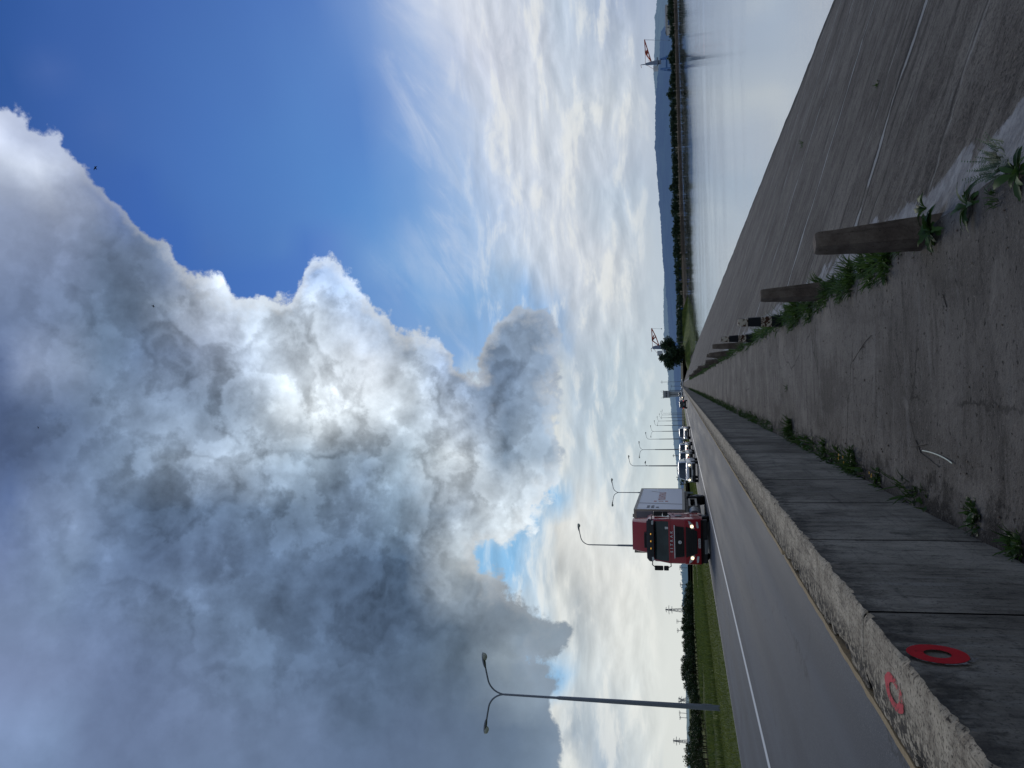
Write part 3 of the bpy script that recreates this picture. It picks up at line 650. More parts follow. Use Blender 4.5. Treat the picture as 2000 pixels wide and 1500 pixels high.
structure(b.build('road_bend', M['asphalt'], fix=False))

# hills: crest lines given as (photo y, photo x) and a distance
def hill(name, Y, pts, mat, jag, depth, foot=-4):
    bm_ = MB(); pts = sorted(pts); L = []
    for i in range(len(pts)-1):
        (ya, xa), (yb, xb) = pts[i], pts[i+1]; n_ = max(2, int(abs(yb-ya)/1.3))
        for k in range(n_):
            f = k/n_; f2 = f*f*(3-2*f)*.5+f*.5; L.append((ya+(yb-ya)*f, xa+(xb-xa)*f2))
    L.append(pts[-1]); n_ = len(L)
    prof = [(0, 0.0, 1), (.25, .45, 0), (.55, .8, 0), (.85, .97, 0), (1.0, 1.0, 1), (1.5, .6, 0), (2.4, 0, 0)]
    for f, h, _ in prof:
        for i, (y, x) in enumerate(L):
            c = at(x, y, Y+depth); q = fbm(i*.11, f*3, 5)-.5
            yy = Y+depth*f; s_ = yy/(Y+depth) if f <= 1 else 1
            z = foot+(c.z-foot)*h*(1+(.22*q if 0 < h < 1 else 0))
            if h == 1.0: z += jag*(random.random()-.4)+jag*.8*(fbm(i*.35, 1, 2)-.5)
            bm_.v.append((c.x*s_, yy, z))
    bm_.f = [(r*n_+i, r*n_+i+1, (r+1)*n_+i+1, (r+1)*n_+i) for r in range(len(prof)-1) for i in range(n_-1)]; bm_.mi = [0]*len(bm_.f)
    return structure(bm_.build(name, mat, smooth=True, fix=False))
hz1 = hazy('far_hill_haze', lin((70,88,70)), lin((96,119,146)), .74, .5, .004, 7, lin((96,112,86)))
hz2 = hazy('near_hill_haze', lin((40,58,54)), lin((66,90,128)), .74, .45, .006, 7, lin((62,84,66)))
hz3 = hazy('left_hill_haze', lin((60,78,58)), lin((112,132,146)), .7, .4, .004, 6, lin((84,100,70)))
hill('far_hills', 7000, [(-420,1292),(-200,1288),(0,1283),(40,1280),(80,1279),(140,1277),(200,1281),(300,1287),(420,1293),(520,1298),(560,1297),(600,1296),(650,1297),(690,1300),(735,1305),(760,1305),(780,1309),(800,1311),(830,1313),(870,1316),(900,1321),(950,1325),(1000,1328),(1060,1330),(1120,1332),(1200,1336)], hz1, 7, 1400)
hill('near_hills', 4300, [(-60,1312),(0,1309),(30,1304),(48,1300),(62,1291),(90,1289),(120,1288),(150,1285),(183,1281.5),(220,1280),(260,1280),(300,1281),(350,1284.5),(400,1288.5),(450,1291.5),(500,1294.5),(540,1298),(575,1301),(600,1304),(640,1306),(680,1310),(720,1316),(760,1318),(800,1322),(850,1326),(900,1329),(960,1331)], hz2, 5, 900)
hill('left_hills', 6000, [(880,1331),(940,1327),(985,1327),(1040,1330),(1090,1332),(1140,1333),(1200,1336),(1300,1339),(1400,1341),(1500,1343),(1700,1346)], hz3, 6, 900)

# parapet wall of concrete panels
WF, WB, WH, PL, J0 = -.892, -1.213, .93, 1.41, 3.20
wall = thing('parapet_wall', 'long low grey concrete parapet between the road and the walkway', 'wall', (-1.05, 0, 0))
def panel(mb, y0, y1, step, det):
    ys = [y0]; 
    while ys[-1]+step < y1-1e-3: ys.append(ys[-1]+step)
    ys.append(y1); rings = []
    if det: ys = [y0, y0+.004]+ys[1:-1]+([y1-.004] if y1-.004 > ys[-2]+.001 else [])+[y1]
    for i, y in enumerate(ys):
        e = 0 if 0 < i < len(ys)-1 else .012
        rag = (.012*fbm(y*14, 1, 7, 3)+.016*fbm(y*47, 8, 4, 2)*fbm(y*5, 3, 1)*2+.010*max(0, fbm(y*9.1, 4, 8)-.45)*5) if det else .025
        brk = max(0, min(1, (1.98-y)/.2)) if det else 0
        r1 = rag + brk*(.07+.07*fbm(y*16, 7, 3))
        rz = rag*.9 + brk*(.12+.16*fbm(y*13, 2, 3))
        rb = .012+(.03*max(0, fbm(y*11, 3, 9, 3)-.5)*3 if det else 0)
        w = .006*(fbm(y*5, 6, 1)-.5) if det else 0
        P = [(WF-e+w, -.02), (WF-e+.004+w, .3), (WF-e+w, .62), (WF-e-.003, WH-rz-.05), (WF-e-rag*.2-brk*.02, WH-rz), (WF-r1*.55, WH-rz*.45+.004*(fbm(y*20,9,1)-.5)), (WF-r1*1.1, WH-e*.3+.004*(fbm(y*22,4,1)-.5)), (-1.05, WH-e*.3+.004*(fbm(y*22,5,1)-.5)), (WB+.09, WH-.003), (WB+rb, WH-.010-rb*.5), (WB, WH-.05-rb), (WB, .2)]
        rings.append([(x+1.05, y, z) for x, z in P])
    n = len(rings[0]); o = len(mb.v)
    for r in rings: mb.v += r
    for i in range(len(rings)-1):
        for j in range(n-1):
            mb.f.append((o+i*n+j, o+(i+1)*n+j, o+(i+1)*n+j+1, o+i*n+j+1))
            mb.mi.append(3 if (det and j < 4 and i in (0, len(rings)-2)) else 2 if (det and ys[i] < 1.95 and 2 < j < 7) else 0 if j < 4 else 1)
    for r, rev in ((0, 0), (len(rings)-1, 1)):
        f = [o+r*n+j for j in range(n)]; mb.f.append(tuple(reversed(f)) if rev else tuple(f)); mb.mi.append(3)
PM = [M['wall_face'], M['wall_top'], M['earth'], M['joint']]
np_, k, rest = 0, -4, MB()
while J0+PL*(k+1) < DAMEND:
    y0, y1 = J0+PL*k+.006, J0+PL*(k+1)-.006
    det = -1 <= k < 26
    mb = MB() if np_ < 100 else rest
    panel(mb, y0, y1, (.02 if k < 4 else .05 if k < 12 else .12) if det else PL, det)
    if mb is not rest: mb.build('wall_panel', PM, wall, smooth=True)
    np_ += 1; k += 1
stuff(rest.build('wall_panel', PM, wall))
b = MB(); b.box(-.14, .08, -2.4, DAMEND-1, 0, WH-.07); b.build('joint_filler', M['joint'], wall)
# ochre mortar lip along the road side of the top
b = MB(); y = -2; L = []
while y < 150:
    s_ = .03 if y < 12 else .12 if y < 40 else .6
    L.append(y); y += s_
rings = []
for y in L:
    w_ = (.022+.014*fbm(y*6, 2, 4, 3)) if y < 40 else .036
    zt = WH-.012-.010*fbm(y*9, 1, 2, 3) if y < 40 else WH-.014
    gone = y < 60 and fbm(y*1.7, 5, 5) > .80
    if gone: w_ *= .35; zt -= .015
    rings.append([(WB+1.05+.004, y, zt+.004), (WB+1.05-w_, y, zt), (WB+1.05-w_-.004, y, zt-.06), (WB+1.05+.004, y, zt-.09)])
b.loft(rings); b.build('mortar_lip', M['ochre'], wall)
# red survey rings painted on wall face and top
def ring_mesh(fn, ri, ro, mat, name, seg=48, wob=.0, label=None, arc=(0, 2*math.pi)):
    b = MB(); A = [arc[0]+(arc[1]-arc[0])*i/seg for i in range(seg+1)]
    for a in A:
        q = 1+wob*(fbm(math.cos(a)*3+5, math.sin(a)*3+5, 3)-.5)
        b.v += [fn(ri*math.cos(a), ri*math.sin(a)), fn(ro*q*math.cos(a), ro*q*math.sin(a))]
    b.f = [(2*i, 2*i+1, 2*i+3, 2*i+2) for i in range(seg)]; b.mi = [0]*seg
    return b.build(name, mat, wall, fix=False, label=label)
c = at_x(1831, 1277, WF+.006)
ring_mesh(lambda u, v: (WF+.0065+1.05, c.y+u, c.z+v), .040, .090, M['redring'], 'painted_ring', wob=.03, label='dark red ring on the wall face')
ring_mesh(lambda u, v: (WF+.0055+1.05, c.y+u*.97+.002, c.z+v-.010), .078, .102, M['pale'], 'painted_halo', wob=.1)
c2 = at_z(1748, 1353, WH)
ring_mesh(lambda u, v: (c2.x+u*.6+1.05, c2.y+v*1.3, WH+.0035), .046, .088, M['redring_f'], 'painted_ring', wob=.15, label='faded red ring on the wall top')
# ------------------------------------------------------------------ posts along the crest of the embankment
def post_mesh(name, w, h, seed, mat, chip=.02):
    b = MB(); rings = []
    zs = [-.1, 0] + [h*k/12 for k in range(1, 12)] + [h-.03, h-.008, h]
    for z in zs:
        s_ = w/2*(1.12-.40*z/h) * (1 if z < h-.02 else .93 if z < h-.004 else .82)
        ring = []
        for cx, cy in ((-1,-1),(0,-1.03),(1,-1),(1.03,0),(1,1),(0,1.03),(-1,1),(-1.03,0)):
            k = .93 if abs(cx) == 1 and abs(cy) == 1 else 1
            q = 1+chip*4*(fbm(z*9+cx*3, cy*3+seed, seed)-.5)
            ring.append((cx*s_*k*q, cy*s_*k*q, z))
        rings.append(ring)
    b.loft(rings); return b.build(name, mat, smooth=True)
# (photo x of the foot, photo y of the foot, kind, turn, lean x, lean y)
POSTS = [(1800,456,'grey',.38,-.045,0,.71,'leaning weathered concrete post nearest the camera, weeds round its foot'),
 (None,9.35,'grey',.30,-.03,0,.70,'second weathered concrete post along the crest, with its foot in tall weeds'),
 (None,12.9,'striped',-.12,0,0,.70,'nearer of two posts with peeling black and white bands'),
 (None,17.8,'striped',-.08,0,0,.72,'farther of two posts with peeling black and white bands'),
 (None,22.0,'grey',.1,.0,0,.74,'grey concrete post just beyond the black and white posts'),
 (None,26.0,'grey',.2,-.06,0,.70,'grey concrete post second beyond the black and white posts'),
 (None,29.5,'grey',.1,.10,.03,.66,'crooked grey concrete post third beyond the black and white posts')]
for i, (px_, py_, kind, rz, lx, ly, h, lab) in enumerate(POSTS):
    if px_: p = at_z(px_, py_, 0)
    else: p = Vector((1.0+.03*math.sin(i*2), py_, 0))
    o = post_mesh('bollard_post', .165 if kind == 'grey' else .17, h, i+3, M['striped' if kind == 'striped' else 'post'])
    o.location = (p.x, p.y, -.03); o.rotation_euler = (ly, lx, rz); tag(o, lab, 'post', 'posts along the embankment crest')
src = post_mesh('bollard_post', .15, .56, 44, M['post'])
for k in range(14):
    o = src if k == 0 else dup(src, (0,0,0))
    o.location = (1.0+random.uniform(-.06,.06), 33.6+4.8*k+random.uniform(-.6,.6), -.03); o.rotation_euler = (random.uniform(-.08,.08), random.uniform(-.12,.1), random.uniform(0,1)); o.scale = (1, 1, random.uniform(.75,1.15))
    tag(o, 'small grey post in the far end of the row of posts', 'post', 'posts in the distance')

# ------------------------------------------------------------------ weeds
def leaf_blade(b, base, az_, L, w, el0, droop, lobes=0, n=7, roll=0):
    """one leaf: starts at base, rises at el0 and droops"""
    d = Vector((math.cos(az_), math.sin(az_), 0)); s_ = Vector((-math.sin(az_), math.cos(az_), 0))
    p = Vector(base); a = el0; o = len(b.v)
    for i in range(n+1):
        t_ = i/n
        ww = w*(math.sin(math.pi*min(1, t_*.92+.06))**.75)
        if lobes: ww *= (.55+.45*abs(math.sin(t_*lobes*math.pi)))*(0.35+.65*min(1, t_*2.2))
        tw = s_*math.cos(roll)+Vector((0,0,1))*math.sin(roll)
        b.v += [tuple(p+tw*ww*.5+Vector((0,0,ww*.12))), tuple(p), tuple(p-tw*ww*.5+Vector((0,0,ww*.12)))]
        p = p+(d*math.cos(a)+Vector((0,0,1))*math.sin(a))*(L/n); a -= droop/n
    for i in range(n):
        q = o+3*i; b.f += [(q, q+1, q+4, q+3), (q+1, q+2, q+5, q+4)]; b.mi += [b.cur]*2
def rosette(name, n, L, w, mat, seed, lobes=4, el=(.15,1.0), loc=(0,0,0)):
    rnd = random.Random(seed); b = MB()
    for k in range(n):
        a = k*2.4+rnd.uniform(-.4,.4); l = L*rnd.uniform(.6,1.1)
        leaf_blade(b, (rnd.uniform(-.01,.01), rnd.uniform(-.01,.01), .0), a, l, w*rnd.uniform(.7,1.15), rnd.uniform(*el), rnd.uniform(.6,1.6), lobes, 9, rnd.uniform(-.5,.5))
    o = b.build(name, mat, smooth=True, fix=False); o.location = loc; return o
def clump_mesh(b, rnd, n, h, spread, cx=0, cy=0, cz=0, wid=.012, leafy=.4):
    for k in range(n):
        r = spread*math.sqrt(rnd.random()); a = rnd.uniform(0, 6.28); p = (cx+r*math.cos(a), cy+r*math.sin(a), cz)
        l = h*rnd.uniform(.45,1.1)*(1-.35*r/spread)
        if rnd.random() < leafy: leaf_blade(b, p, rnd.uniform(0,6.28), l*.8, wid*2.6, rnd.uniform(.4,1.3), rnd.uniform(.5,1.6), 3 if rnd.random() < .5 else 0, 5, rnd.uniform(-.6,.6))
        else: leaf_blade(b, p, a+rnd.uniform(-.8,.8), l*1.25, wid*.8, rnd.uniform(.9,1.5), rnd.uniform(.3,1.3), 0, 4, rnd.uniform(-1,1))
def clump(name, n, h, spread, mat, seed, **k):
    b = MB(); clump_mesh(b, random.Random(seed), n, h, spread, **k); return b.build(name, mat, smooth=True, fix=False)
def ground(x, y, z=0): p = at_z(x, y, z); return (p.x, p.y, z)
G1 = 'plants in the cracks beside the nearest post'
tag(rosette('broadleaf_weed', 24, .17, .06, M['weed_d'], 1, 3, loc=ground(1822, 452, .01)), 'broad-leaved green weed at the foot of the nearest post', 'plant', G1)
tag(rosette('dandelion_plant', 22, .17, .042, M['weed_d'], 2, 5, loc=ground(1893, 400)), 'flat toothed weed rosette on the walkway right of the nearest post', 'plant', G1)
tag(rosette('dandelion_plant', 20, .15, .046, M['weed_d'], 3, 5, loc=ground(1990, 338)), 'toothed weed rosette cut by the picture edge at walkway corner', 'plant', G1)
tag(rosette('broadleaf_weed', 7, .18, .045, M['weed_d'], 4, 5, el=(.7,1.25), loc=ground(1810, 407, -.03)), 'few upright toothed leaves standing behind the nearest post', 'plant', G1)
tag(clump('grass_tuft', 34, .07, .05, M['weed_d'], 5, wid=.006, leafy=.1), 'small thin dry grass tuft between two weed rosettes', 'plant', G1).location = ground(1945, 390)
b = MB(); rnd = random.Random(9)
for k in range(64):
    a = rnd.uniform(0, 6.28); r = rnd.uniform(0, .09); px_ = Vector((r*math.cos(a), r*math.sin(a)*1.6, 0)); l = rnd.uniform(.05, .15); e = rnd.uniform(.5,1.5)
    for q in range(9):
        p = px_+Vector((math.cos(a)*math.cos(e), math.sin(a)*math.cos(e), math.sin(e)))*l*(.25+.75*q/8)
        for s_ in (-1, 1, .3): leaf_blade(b, p, a+s_*1.1, .022*(1.1-q/12), .006, .5, .4, 0, 2)
tag(b.build('feathery_bush', M['sage'], fix=False, smooth=True), 'grey-green feathery plant growing over the pale crest edge', 'plant', G1).location = ground(1962, 318, -.03)
# leafy clumps in the row between posts
CL = [clump('weed_clump', n, h, s_, M['weed'], 20+i, wid=.017) for i, (n, h, s_) in enumerate(((190,.20,.17),(150,.17,.14),(230,.24,.19)))]
used = set()
def put_clump(k, x, y, z, rz, sc, label, group):
    o = CL[k] if k not in used else dup(CL[k], (0,0,0)); used.add(k)
    o.location = (x, y, z); o.rotation_euler = (0,0,rz); o.scale = (sc, sc, sc*random.uniform(.85,1.1)); tag(o, label, 'plant', group)
for i, yy in enumerate((5.75, 6.15, 6.55, 7.0, 7.4, 7.85, 8.3, 8.75)):
    put_clump(i%3, .98+.05*math.sin(i*1.9), yy, -.03, i*1.3, (.45,.7,.85,.9,.75,.85,.75,.7)[i], 'dense green weed clump in the row between first and second posts', 'weed clumps between the first and second posts')
for i, yy in enumerate((9.05, 9.5, 10.2, 10.7, 11.2, 11.7, 12.2)):
    put_clump((i+1)%3, .97+.05*math.sin(i*2.3), yy, -.03, i*2.1, .95, 'green weed clump between the second post and the banded posts', 'weed clumps before the banded posts')
def weed_strip(name, xf, y0, y1, dens, h, mat, seed, lab):
    rnd = random.Random(seed); b = MB(); y = y0
    while y < y1:
        if fbm(y*.5, seed, 3) > .30:
            f = max(1, y/25); clump_mesh(b, rnd, 6, h*(.5+fbm(y*.8, 2, seed))*min(1.35, 1+y/150), .09*min(2, f), xf(y)+rnd.uniform(-.06,.06), y, -.02, wid=.014*min(4, f), leafy=.5)
        y += 6/dens*max(1, y/20)*rnd.uniform(.5,1.5)
    stuff(b.build(name, mat, fix=False, smooth=True), lab, 'weeds')
weed_strip('weeds', lambda y: .97+.06*(fbm(y*.4,1,2)-.5), 12.5, 140, 70, .23, M['weed'], 61, 'strip of green weeds along the foot of the row of posts')
weed_strip('weeds', lambda y: -.84+.03*(fbm(y*.4,1,2)-.5), 5.6, 150, 120, .16, M['weed_d'], 62, 'dark weeds along the foot of the parapet wall')
# plants at the foot of the parapet
G2 = 'weeds at the foot of the parapet wall'
for (x, y, n, h, s_, lab, ye) in ((1668,908,150,.17,.15,'dark weed clump with yellow dandelion flowers at wall foot',1),(1718,945,70,.09,.10,'low trailing weeds just nearer than the yellow dandelions',2),(1610,872,60,.10,.10,'small dark weeds just beyond the yellow dandelions',0),(1545,835,130,.22,.13,'tall dark weed tuft against the wall face farther on',0),(1905,1010,90,.08,.10,'low green weeds in the dirt at near wall foot',0),(1790,968,50,.06,.08,'tiny weeds in dirt below the wall, beyond low green weeds',0),(1990,1068,80,.11,.08,'weeds at the wall foot cut by the picture edge',0)):
    p = ground(x, y); b = MB(); clump_mesh(b, random.Random(x), n, h, s_, 0, 0, 0, .013, .6)
    o = tag(b.build('weed_clump', M['weed_d'], fix=False, smooth=True), lab, 'plant', G2); o.location = (max(p[0], WF+s_*.55), p[1], 0)
    if ye:
        for k in range(4 if ye == 1 else 3):
            f = MB(); rn = random.Random(k+x); c_ = Vector((rn.uniform(.0,.10), rn.uniform(-.13,.16), rn.uniform(.07,.13) if ye == 1 else .05))
            for q in range(14): leaf_blade(f, c_, q*.449, .017, .008, .35, .3, 0, 2)
            for q in range(9): leaf_blade(f, c_+Vector((0,0,.002)), q*.698, .009, .006, .9, .3, 0, 2)
            f.build('flower', M['yellow'], o, fix=False)
tag(clump('grass_tuft', 22, .09, .05, M['weed'], 77, wid=.01), 'lone small weed in the middle of the walkway', 'plant').location = ground(1538, 757)
for (x, y, lab) in ((1568,283,'small weed tuft in a joint of the embankment, lower one'),(1716,166,'tiny weed tuft in the pale joint of the embankment')):
    d = ray(x, y); p = EYE+d*((-.075+.313-EYE.z)/(d.z+.323*d.x)); o = clump('grass_tuft', 26, .16 if x < 1600 else .07, .14 if x < 1600 else .05, M['weed'], x, wid=.012); o.location = p; tag(o, lab, 'plant', 'tufts on the embankment')
# small litter on the walkway
pa, pm, pb = at_z(1803, 880, .004), at_z(1838, 886, .004), at_z(1861, 905, .004)
pts = [(pa*(1-t_)**2 + pm*2*t_*(1-t_) + pb*t_*t_)+Vector((0,0,.004)) for t_ in [k/10 for k in range(11)]]
tag(MB().tube(pts, .0042, 6).build('plastic_strip', M['strip'], smooth=True), 'bent pale plastic strip lying on the walkway', 'litter')
for i, pl_ in enumerate([[(1790,860),(1800,885),(1835,912)],[(1782,873),(1810,868)],[(1850,600),(1842,575)],[(1666,706),(1690,668),(1702,655)]]):
    L = [at_z(x, y, .004)+Vector((0,0,.003)) for x, y in pl_]
    tag(MB().tube(L, .0028, 5).build('twig', M['twig']), ('dark twig beside the pale plastic strip', 'short dark twig crossing near the pale plastic strip end', 'thin dark twig on open walkway below nearest post', 'long thin dark twig in the middle of walkway')[i], 'twig', 'twigs on the walkway')
rnd = random.Random(4); b = MB()
for k in range(420):
    y = 1.9+rnd.random()**2*14; x = rnd.uniform(-.86,.98) if rnd.random() < .5 else rnd.choice((-.84+abs(rnd.gauss(0,.12)), .93-abs(rnd.gauss(0,.08))))
    r = rnd.uniform(.002,.006)*(1+y*.05)
    vs = [Vector((rnd.uniform(.6,1)*sx, rnd.uniform(.6,1)*sy, rnd.uniform(.4,.8)*sz))*r+Vector((x, y, r*.3+walk_z(x, y))) for sx in (-1,1) for sy in (-1,1) for sz in (-1,1)]
    b.add(vs, [(0,1,3,2),(4,6,7,5),(0,4,5,1),(2,3,7,6),(0,2,6,4),(1,5,7,3)])
stuff(b.build('grit', M['stone']), 'loose grit and crumbs scattered on the walkway', 'grit')

# ------------------------------------------------------------------ street lamps
def lamp_head(parent, tip, d):
    """cobra head with clear bowl, long axis d"""
    d = Vector(d).normalized(); up = Vector((0,0,1)); s_ = d.cross(up).normalized(); up = s_.cross(d)
    c = Vector(tip)
    def ell(off, a, bb, h0, h1, x0=0, x1=1, n=10):
        rings = []
        for i in range(9):
            t_ = i/8; x = x0+(x1-x0)*t_; q = math.sqrt(max(.02, 1-(2*t_-1)**2))
            rings.append([c+d*(off+a*x)+s_*(bb*q*math.cos(2*math.pi*k/n))+up*((h1 if math.sin(2*math.pi*k/n) > 0 else h0)*q*math.sin(2*math.pi*k/n)) for k in range(n)])
        return rings
    b = MB(); b.loft(ell(-.12, .82, .13, .06, .10)); b.build('lamp_casing', M['lampgrey'], parent, smooth=True)
    b = MB(); b.loft(ell(.26, .44, .13, .19, .02)); b.build('lamp_bowl', M['lampglass'], parent, smooth=True)
def arm_pts(s_, z0):
    """from the pole top out to the lamp: straight up, bending over to a gentle rise"""
    P = []
    for k in range(9):
        a = k/8*R(76); P.append((s_*.85*(1-math.cos(a)), 0, z0+.85*math.sin(a)*1.05))
    x, _, z = P[-1]
    P.append((x+s_*.35, 0, z+.07)); P.append((x+s_*.72, 0, z+.14)); return P
def make_lamp(kind, lab, cat='street lamp'):
    t = thing('street_lamp', lab, cat, (0,0,0), 0, 'street lamps along the left verge')
    H = 10.6
    b = MB(); b.tube([(0,0,-.3),(0,0,4.5),(0,0,4.6),(0,0,7.8),(0,0,7.95),(0,0,H)], [.135,.115,.115,.09,.062,.052], 12); b.build('pole', M['galv'], t, smooth=True)
    b = MB(); b.box(.10,.142,-.07,.07,.5,.95); b.build('hatch', M['galv'], t)
    for s_ in ((1,-1) if kind == 'double' else (1,)):
        P = arm_pts(s_, H-.05); b = MB(); b.tube(P, .042, 8); b.build('arm', M['galv'], t, smooth=True)
        lamp_head(t, P[-1], (s_, 0, .16))
    return t
LX, ZV = -15.35, .12
dbl = make_lamp('double', 'tall grey street lamp with two arms, nearest, left of the truck'); sgl = make_lamp('single', 'grey street lamp with one arm standing directly behind the red truck')
labs = [None, None, 'two-armed street lamp rising just behind the truck box', 'one-armed street lamp with small side lamp and camera above the leading white car', 'two-armed street lamp above the second and third silver cars', 'one-armed street lamp left of the fourth white car', 'two-armed street lamp rising behind the roof of the fourth white car', 'one-armed street lamp just right of the fourth white car', 'two-armed street lamp fourth from the far end', 'one-armed street lamp third from the far end', 'two-armed street lamp second from the far end', 'one-armed street lamp at the far end of the row']
lampY = [37.6, 74.5, 111.5, 148.5, 186, 222, 259, 296, 333, 366, 400, 424]
lamps = []
for i, Y in enumerate(lampY):
    s_ = dbl if i % 2 == 0 else sgl
    o = s_ if i < 2 else dup(s_, (0,0,0), label=labs[i])
    o.location = (LX, Y, ZV-.1); lamps.append(o)
l4 = lamps[3]
b = MB(); b.tube([(0,0,8.05),(.25,0,8.5),(.5,0,8.55)], .03, 6); b.build('side_bracket', M['galv'], l4)
b = MB(); b.tube([(.42,0,8.52),(.65,0,8.5),(.95,0,8.42)], [.08,.13,.05], 8); b.build('side_lamp', M['lampgrey'], l4)
cm = thing('traffic_camera', 'white traffic camera mounted low on a lamp pole above the leading white car', 'camera', (LX, lampY[3]-.4, 1.9))
b = MB(); b.bbox(-1.0,-.35,-.5,.2,.15,.75,.08); b.build('housing', M['crane_white'], cm); b = MB(); b.disc((-.68,-.53,.45), .16, 'y', .08, 14); b.build('lens', M['black'], cm); b = MB(); b.bar((-.35,0,.4),(.1,.3,.4),.08); b.build('bracket', M['galv'], cm)

# ------------------------------------------------------------------ red lorry
TY = 43.0; TX = at_z(1386.5, 1059.5, ROADZ-.01).x; TX = at(1386, 1059.5, TY).x
T = thing('box_lorry', 'red cab lorry with a white box body and lit headlamps driving towards the camera', 'lorry', (TX, TY, ROADZ-.012))
def cab_ring(z, hw, yf, yb, r=.16, n=5):
    P = []
    for cx, cy, a0 in ((hw-r, yf+r, -90), (hw-r*.6, yb-r*.6, 0), (-hw+r*.6, yb-r*.6, 90), (-hw+r, yf+r, 180)):
        rr = r if cy < 1 else r*.6
        for k in range(n+1):
            a = R(a0+90*k/n); P.append((cx+rr*math.cos(a), cy+rr*math.sin(a), z))
    # bow the front slightly
    return [(x, y-(.06*(1-(x/hw)**2) if y < .8 else 0), z) for x, y, z in P]
CAB = [(.42,1.22,.06),(.55,1.25,.0),(1.33,1.25,.0),(1.36,1.235,.03),(2.2,1.235,.07),(3.02,1.16,.38),(3.28,1.12,.52),(3.42,1.05,.70)]
b = MB(); b.loft([cab_ring(z, hw, yf, 2.25) for z, hw, yf in CAB]); b.build('cab', M['red'], T, smooth=True)
def cabf(z):
    for (za, ha, ya), (zb, hb, yb) in zip(CAB, CAB[1:]):
        if za <= z <= zb: f = (z-za)/(zb-za); return ha+(hb-ha)*f, ya+(yb-ya)*f
def front_panel(name, pts, off, mat, thick=.03, nx=10, par=None):
    """a panel following the cab front; pts = [(z, half width left, half width right)] from bottom to top"""
    b = MB(); rows = []
    for z, xl, xr in pts:
        hw, yf = cabf(z)
        row = []
        for k in range(nx+1):
            x = xl+(xr-xl)*k/nx; row.append((x, yf-.06*(1-(x/hw)**2)-off, z))
        rows.append(row)
    m_ = len(rows)
    fr = [p for r in rows for p in r]; bk = [(p[0], p[1]+thick+off, p[2]) for p in fr]; n = nx+1; o = len(fr)
    fs = [(i*n+j, i*n+j+1, (i+1)*n+j+1, (i+1)*n+j) for i in range(m_-1) for j in range(nx)]
    fs += [(j+o, j, j+1, j+1+o) for j in range(nx)][:0]
    per = [j for j in range(n)]+[i*n+nx for i in range(1, m_)]+[(m_-1)*n+j for j in range(nx-1, -1, -1)]+[i*n for i in range(m_-2, 0, -1)]
    fs += [(per[k], per[k]+o, per[(k+1)%len(per)]+o, per[(k+1)%len(per)]) for k in range(len(per))]
    b.add(fr+bk, fs); return b.build(name, mat, par or T, smooth=True)
ws = front_panel('windscreen', [(2.22,-1.10,1.10),(2.6,-1.09,1.09),(3.0,-1.05,1.05)], .012, M['cabglass'])
front_panel('windscreen_surround', [(2.13,-1.15,1.15),(2.225,-1.13,1.13)], .016, M['red'])
for (x, z, w, h) in ((.62,2.33,.36,.17),(.13,2.29,.13,.14)):
    hw, yf = cabf(z); b = MB(); y0 = yf-.05; b.add([(x-w/2,y0-.035,z-h/2),(x+w/2,y0-.035,z-h/2),(x+w/2,y0-.035+.37*h,z+h/2),(x-w/2,y0-.035+.37*h,z+h/2)],[(0,1,2,3)]); b.build('paper_notice', M['plate'], ws)
# sun visor with three amber markers
b = MB(); rings = []
for k in range(17):
    x = -1.16+2.32*k/16; q = 1-(x/1.2)**2; y = .33-.12*q; e = .10 if abs(x) > 1.1 else 0
    rings.append([(x, y-.13, 3.03+e), (x, y-.10, 3.02+e), (x, y+.18, 3.40-e), (x, y+.12, 3.43-e), (x, y-.05, 3.26)])
b.loft(rings); vis = b.build('sun_visor', M['black'], T, smooth=True)
for x in (-.42,-.02,.38): b = MB(); b.bbox(x-.04,x+.04,.08,.16,3.175,3.215,.01); b.build('marker_lamp', M['amber'], vis)
for s_ in (-1,1): b = MB(); b.bbox(s_*1.0-.11,s_*1.0+.11,.16,.26,3.03,3.15,.02); b.build('corner_lamp', M['lens'], vis)
# roof hatch and wind deflector
b = MB(); b.bbox(-.48,.36,.52,.95,3.40,3.58,.04); b.build('roof_hatch', M['black'], T)
b = MB(); rings = []
for k in range(9):
    t_ = k/8; z = 3.42+.86*t_; y = .98+.55*t_**1.3; hw = 0.90-.04*t_; r = .22
    rings.append([(hw*.80, y, z), (hw*.93, y+.08, z), (hw, y+.28, z), (hw+.03, 2.2, z), (-hw-.03, 2.2, z), (-hw, y+.28, z), (-hw*.93, y+.08, z), (-hw*.80, y, z)])
b.loft(rings); b.build('wind_deflector', M['red'], T, smooth=True)
# grilles, chrome bar, badge, letters
g = front_panel('upper_grille', [(1.40,-.80,.80),(1.62,-.83,.83),(1.86,-.86,.86)], .022, M['black'])
for z in (1.46,1.54,1.62,1.70,1.78): front_panel('slat', [(z-.014,-.78,.78),(z+.014,-.79,.79)], .05, M['black'], .03, 10, g)
front_panel('chrome_bar', [(1.885,-.90,.90),(1.93,-.91,.91)], .045, M['chrome'])
b = MB(); b.disc((0,-.105,1.62), .095, 'y', .03, 20, .062); b.prism([(-.05,1.60),(.05,1.60),(.085,1.66),(.03,1.665),(0,1.715),(-.03,1.665),(-.085,1.66)], 'y', -.118, -.092); b.prism([(-.07,1.585),(.07,1.585),(.03,1.545),(-.03,1.545)], 'y', -.118, -.092); b.build('badge', M['chrome'], T)
lo = front_panel('lower_grille', [(.70,-.60,.60),(.95,-.72,.72),(1.20,-.80,.80),(1.30,-.84,.84)], .022, M['black'])
for z in (.80,.92,1.04,1.16): front_panel('slat', [(z-.02,-.64,.64),(z+.02,-.66,.66)], .05, M['black'], .03, 10, lo)
